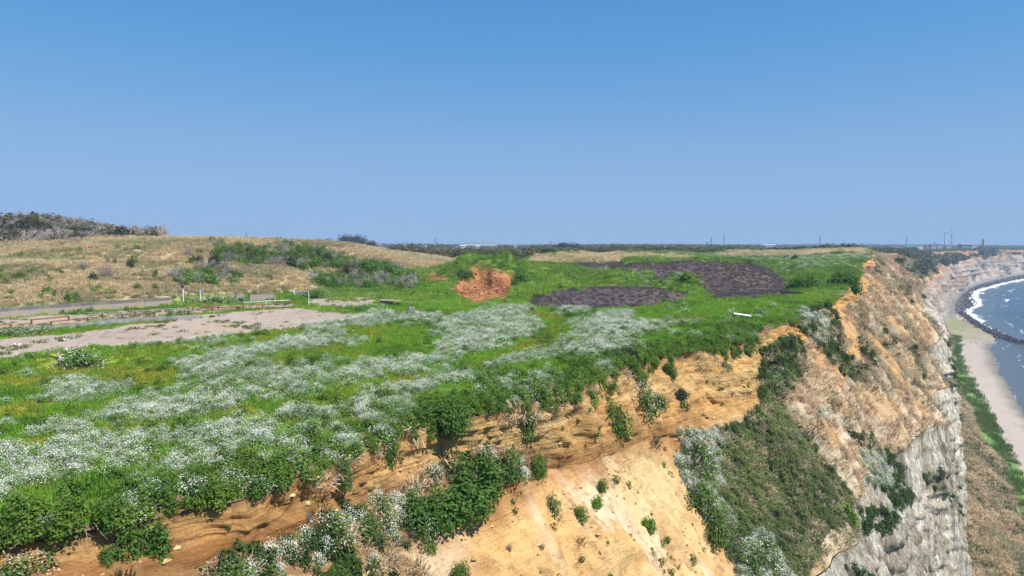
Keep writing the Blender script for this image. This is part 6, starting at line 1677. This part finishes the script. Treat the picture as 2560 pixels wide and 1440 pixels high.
# ------------------------------------------------------------------ buildings
def building(name, u, v, y, w, h, wallm, roofm, label, cat='building', roof='gable', win=4, depth=None, rz=0.0):
    b = Vector(py_(u, v, y)); s = y / F; W, H = w * s, h * s; D = depth * s if depth else W * .6
    t = thing(name, b, label, cat, None, rz)
    wh = H * (.62 if roof == 'gable' else .9)
    mb = MB(); mb.box((0, D / 2, (wh - 4) / 2), (W, D, wh + 4)); wa = sub('wall', mb, wallm, t)
    mb = MB()
    if roof == 'gable':
        e = W * .04; o = 0
        mb.v = [(-W / 2 - e, -e, wh), (W / 2 + e, -e, wh), (W / 2 + e, D + e, wh), (-W / 2 - e, D + e, wh), (-W / 2 - e, D / 2, H), (W / 2 + e, D / 2, H)]
        mb.f = [(0, 1, 5, 4), (2, 3, 4, 5), (0, 4, 3), (1, 2, 5), (3, 2, 1, 0)]
    else: mb.box((0, D / 2, wh + H * .05), (W * 1.03, D * 1.03, H * .1))
    sub('roof', mb, roofm, t)
    for k in range(win):
        ww = W / (win + .5) * .5; x = -W / 2 + W * (k + .5) / win
        mb = MB(); mb.box((x, -.06, wh * .52), (ww, .14, wh * .34)); sub('window', mb, M_GLASSD, t)
    return t
B = building
B('factory', 1176, 610.5, 2100, 34, 5, M_WHITEF, M_WHITEF, 'left one of the long white factory halls on the skyline', 'factory', 'flat', 6)
B('factory', 1206, 610, 2150, 22, 5.5, M_WHITEF, M_WHITEF, 'middle white factory hall with a stepped top', 'factory', 'flat', 4)
B('factory', 1230, 610.5, 2100, 26, 4.5, M_WHITEF, M_WHITEF, 'right one of the long white factory halls', 'factory', 'flat', 5)
B('warehouse', 1155, 617, 1500, 16, 4, M_WHITEF, M_WHITEF, 'white roofed shed below the factory halls', 'shed', 'gable', 2)
B('warehouse', 1018 - 4, 610.5, 1500, 9, 3.4, M_WHITEF, M_SLATE, 'small white walled house left of the upright blade turbine', 'house', 'gable', 2)
B('warehouse', 896, 611, 900, 31, 9, M_GREYB, M_WHITEF, 'long dark building with a pale roof beside the dome shaped grove', 'building', 'flat', 5)
B('house', 861, 612, 900, 18, 7, M_GREYB, M_SLATE, 'blue grey roofed house in front of the dome shaped grove', 'house')
B('house', 843, 612, 900, 12, 6, M_BEIGE, M_SLATE, 'slate roofed house left of the blue grey one', 'house', 'gable', 2)
B('house', 884, 615, 850, 12, 4, M_WHITEF, M_SLATE, 'low pale house under the long dark building', 'house', 'gable', 2)
B('house', 941, 609, 1500, 14, 5, M_BEIGE, M_PINKB, 'pinkish roofed house under the leftmost open turbine', 'house', 'gable', 2)
B('house', 960, 612, 1300, 10, 4, M_GREYB, M_SLATE, 'dark house right of the pinkish roofed one', 'house', 'gable', 2)
B('house', 978, 613, 1300, 9, 4, M_WHITEF, M_SLATE, 'white gabled house in the gap of the far wood', 'house', 'gable', 2)
B('house', 1050, 612, 1400, 12, 4, M_GREYB, M_SLATE, 'grey roofed house between two turbines', 'house', 'gable', 2)
B('house', 1068, 613, 1400, 12, 4.5, M_BEIGE, M_SLATE, 'house under the upright blade turbine', 'house', 'gable', 2)
B('house', 1120, 614, 1300, 10, 4, M_GREYB, M_SLATE, 'slate roofed house right of the stubby mast', 'house', 'gable', 2)
B('house', 1139, 616, 1300, 12, 6, M_GREYB, M_SLATE, 'tall blue grey house left of the white roofed shed', 'house', 'flat', 3)
B('house', 1195, 618, 1200, 12, 4, M_BEIGE, M_WHITEF, 'pale roofed house below the middle factory hall', 'house', 'gable', 2)
B('house', 1245, 620, 1200, 10, 4, M_WHITEF, M_SLATE, 'white house below the right factory hall', 'house', 'gable', 2)
B('house', 1290, 618, 1200, 16, 5, M_WHITEF, M_GREYB, 'white and grey house right of the factory turbine', 'house', 'gable', 3)
B('house', 1318, 616, 1300, 14, 4, M_GREYB, M_SLATE, 'dark roofed house left of the striped mast', 'house', 'gable', 2)
B('house', 1305, 626, 900, 8, 3, M_WHITEF, M_SLATE, 'little white house low in the far wood', 'house', 'gable', 1)
B('house', 1067, 624, 900, 7, 3, M_WHITEF, M_SLATE, 'little white house in the middle of the dark wood', 'house', 'gable', 1)
B('house', 1045, 622, 950, 7, 3, M_WHITEF, M_GREYB, 'tiny pale house left of the one in the dark wood', 'house', 'gable', 1)
B('house', 925, 617, 900, 6, 3, M_WHITEF, M_SLATE, 'single small white house right of the dome shaped grove', 'house', 'gable', 1)
B('hall', 1656, 622, 1500, 16, 6, M_WHITEF, M_WHITEF, 'taller left block of the white flat building on the skyline', 'building', 'flat', 3)
B('hall', 1670, 623, 1500, 14, 4.5, M_WHITEF, M_WHITEF, 'lower right wing of the white flat building on the skyline', 'building', 'flat', 4)
B('block', 1809, 616.5, 2500, 9, 3.5, M_BEIGE, M_WHITEF, 'pinkish block under the tallest thin mast', 'building', 'flat', 2)
B('block', 1845, 616.5, 2500, 12, 5, M_WHITEF, M_WHITEF, 'white block with a pole on the right centre skyline', 'building', 'flat', 3)
B('block', 1880, 616, 2500, 10, 4, M_WHITEF, M_BEIGE, 'small beige block between the white one and the pale hall', 'building', 'flat', 2)
B('hall', 1925, 615, 2500, 28, 4, M_WHITEF, M_WHITEF, 'long pale hall rising to a chimney on the skyline', 'building', 'gable', 5)
B('hall', 2234, 618, 1500, 22, 6, M_PINKB, M_PINKB, 'pinkish low building left of the turquoise roof', 'building', 'flat', 4)
B('hall', 2252, 618, 1550, 14, 7, M_PINKB, M_SLATE, 'pinkish gabled building behind the low one', 'building', 'gable', 2)
B('hall', 2279, 619, 1400, 26, 4.5, M_WHITEF, M_TEAL, 'long low hall with a turquoise roof', 'building', 'gable', 5)
B('hall', 2302, 619, 1400, 12, 4, M_WHITEF, M_WHITEF, 'white shed touching the turquoise roofed hall', 'shed', 'flat', 2)
B('shed', 2256, 625, 1200, 14, 2.4, M_WHITEF, M_WHITEF, 'thin white roof low beside the dark cliff bushes', 'shed', 'flat', 0)
B('ruin', 2318, 617, 1400, 10, 5, M_GREYB, M_SLATE, 'grey building at the left end of the beige ruins', 'building', 'flat', 2)
B('ruin', 2334, 617, 1400, 12, 6.5, M_BEIGE, M_PINKB, 'beige ruin left of the big turbine', 'ruin', 'flat', 4)
B('ruin', 2350, 616, 1400, 14, 6, M_BEIGE, M_BEIGE, 'beige ruin with open bays at the foot of the big turbine', 'ruin', 'flat', 5)
B('ruin', 2372, 616, 1450, 12, 4, M_BEIGE, M_GREYB, 'low beige building right of the big turbine', 'building', 'flat', 3)
B('hall', 2418, 615, 1500, 26, 6, M_GREYB, M_PINKB, 'wide shallow roofed hall near the beige tower', 'building', 'gable', 4)
B('hall', 2437, 618, 1400, 14, 3.2, M_WHITEF, M_WHITEF, 'small white shed below right of the shallow roofed hall', 'shed', 'flat', 2)
# car park with canopy
b = Vector(py_(1760, 636, 640)); s = 640 / F
t = thing('parking_canopy', b, 'small dark canopy standing among parked white cars on the far meadow', 'canopy')
for x in (-3.4, -1, 1, 3.4): mb = MB(); mb.bar((x * s, 0, -1), (x * s, 0, 3.8 * s), .3); sub('post', mb, M_WHITEF, t)
mb = MB(); mb.v = [(-4.6 * s, -1, 3.6 * s), (4.6 * s, -1, 3.6 * s), (4.6 * s, 5, 3.6 * s), (-4.6 * s, 5, 3.6 * s), (-2.5 * s, 2, 6.4 * s), (2.5 * s, 2, 6.4 * s)]; mb.f = [(0, 1, 5, 4), (2, 3, 4, 5), (0, 4, 3), (1, 2, 5), (3, 2, 1, 0)]; sub('roof', mb, M_SLATE, t)
def car_parts(m):
    mb = MB(); mb.box((0, 0, .62), (4.2, 1.7, .65)); body = mb.mesh('body', m)
    mb = MB(); mb.box((-.2, 0, 1.2), (2.4, 1.55, .55), None, .8); cab = mb.mesh('cabin', M_CARD)
    mb = MB(); mb.box((-.2, 0, 1.51), (1.75, 1.2, .06)); rf = mb.mesh('roof', m)
    mb = MB(); mb.disc((0, 0, 0), (0, 1, 0), .33, .2, 12); wh = mb.mesh('wheel', M_TYRE)
    return body, cab, rf, wh
CP_ = car_parts(M_CARW)
for (u_, lb) in ((1736, 'white car parked farthest left of the dark canopy'), (1744, 'white car parked second left of the canopy'), (1773, 'white car parked right beside the canopy'), (1780, 'white car parked between the canopy and the last car'), (1788, 'white car parked at the right end of the row')):
    p = Vector(py_(u_, 637, 630)); t = thing('parked_car', p, lb, 'car', 'cars parked on the far meadow', R.uniform(-.3, .3))
    for nm, me in zip(('body', 'cabin', 'roof'), CP_): link(nm, me, t)
    for x in (-1.3, 1.3):
        for y_ in (-.78, .78): link('wheel', CP_[3], t, (x, y_, .33))
p = pick(1847, 645); s = p.y / F
t = thing('tarp_bundle', p, 'small blue covered machine on the far meadow beside a dark bush', 'machine')
mb = MB(); mb.box((0, 0, 2.4 * s), (5.5 * s, 3 * s, 3.6 * s), None, .8); sub('cover', mb, M_BLUET, t)
mb = MB(); mb.bar((-1 * s, 0, 3.6 * s), (-1.6 * s, 0, 7 * s), .5 * s, .4 * s); sub('arm', mb, M_BLUET, t)
mb = MB(); mb.box((0, 0, .5 * s), (6.2 * s, 3.4 * s, 1.1 * s)); sub('base', mb, M_CARD, t)
print('far', round(time.time() - T0, 1))
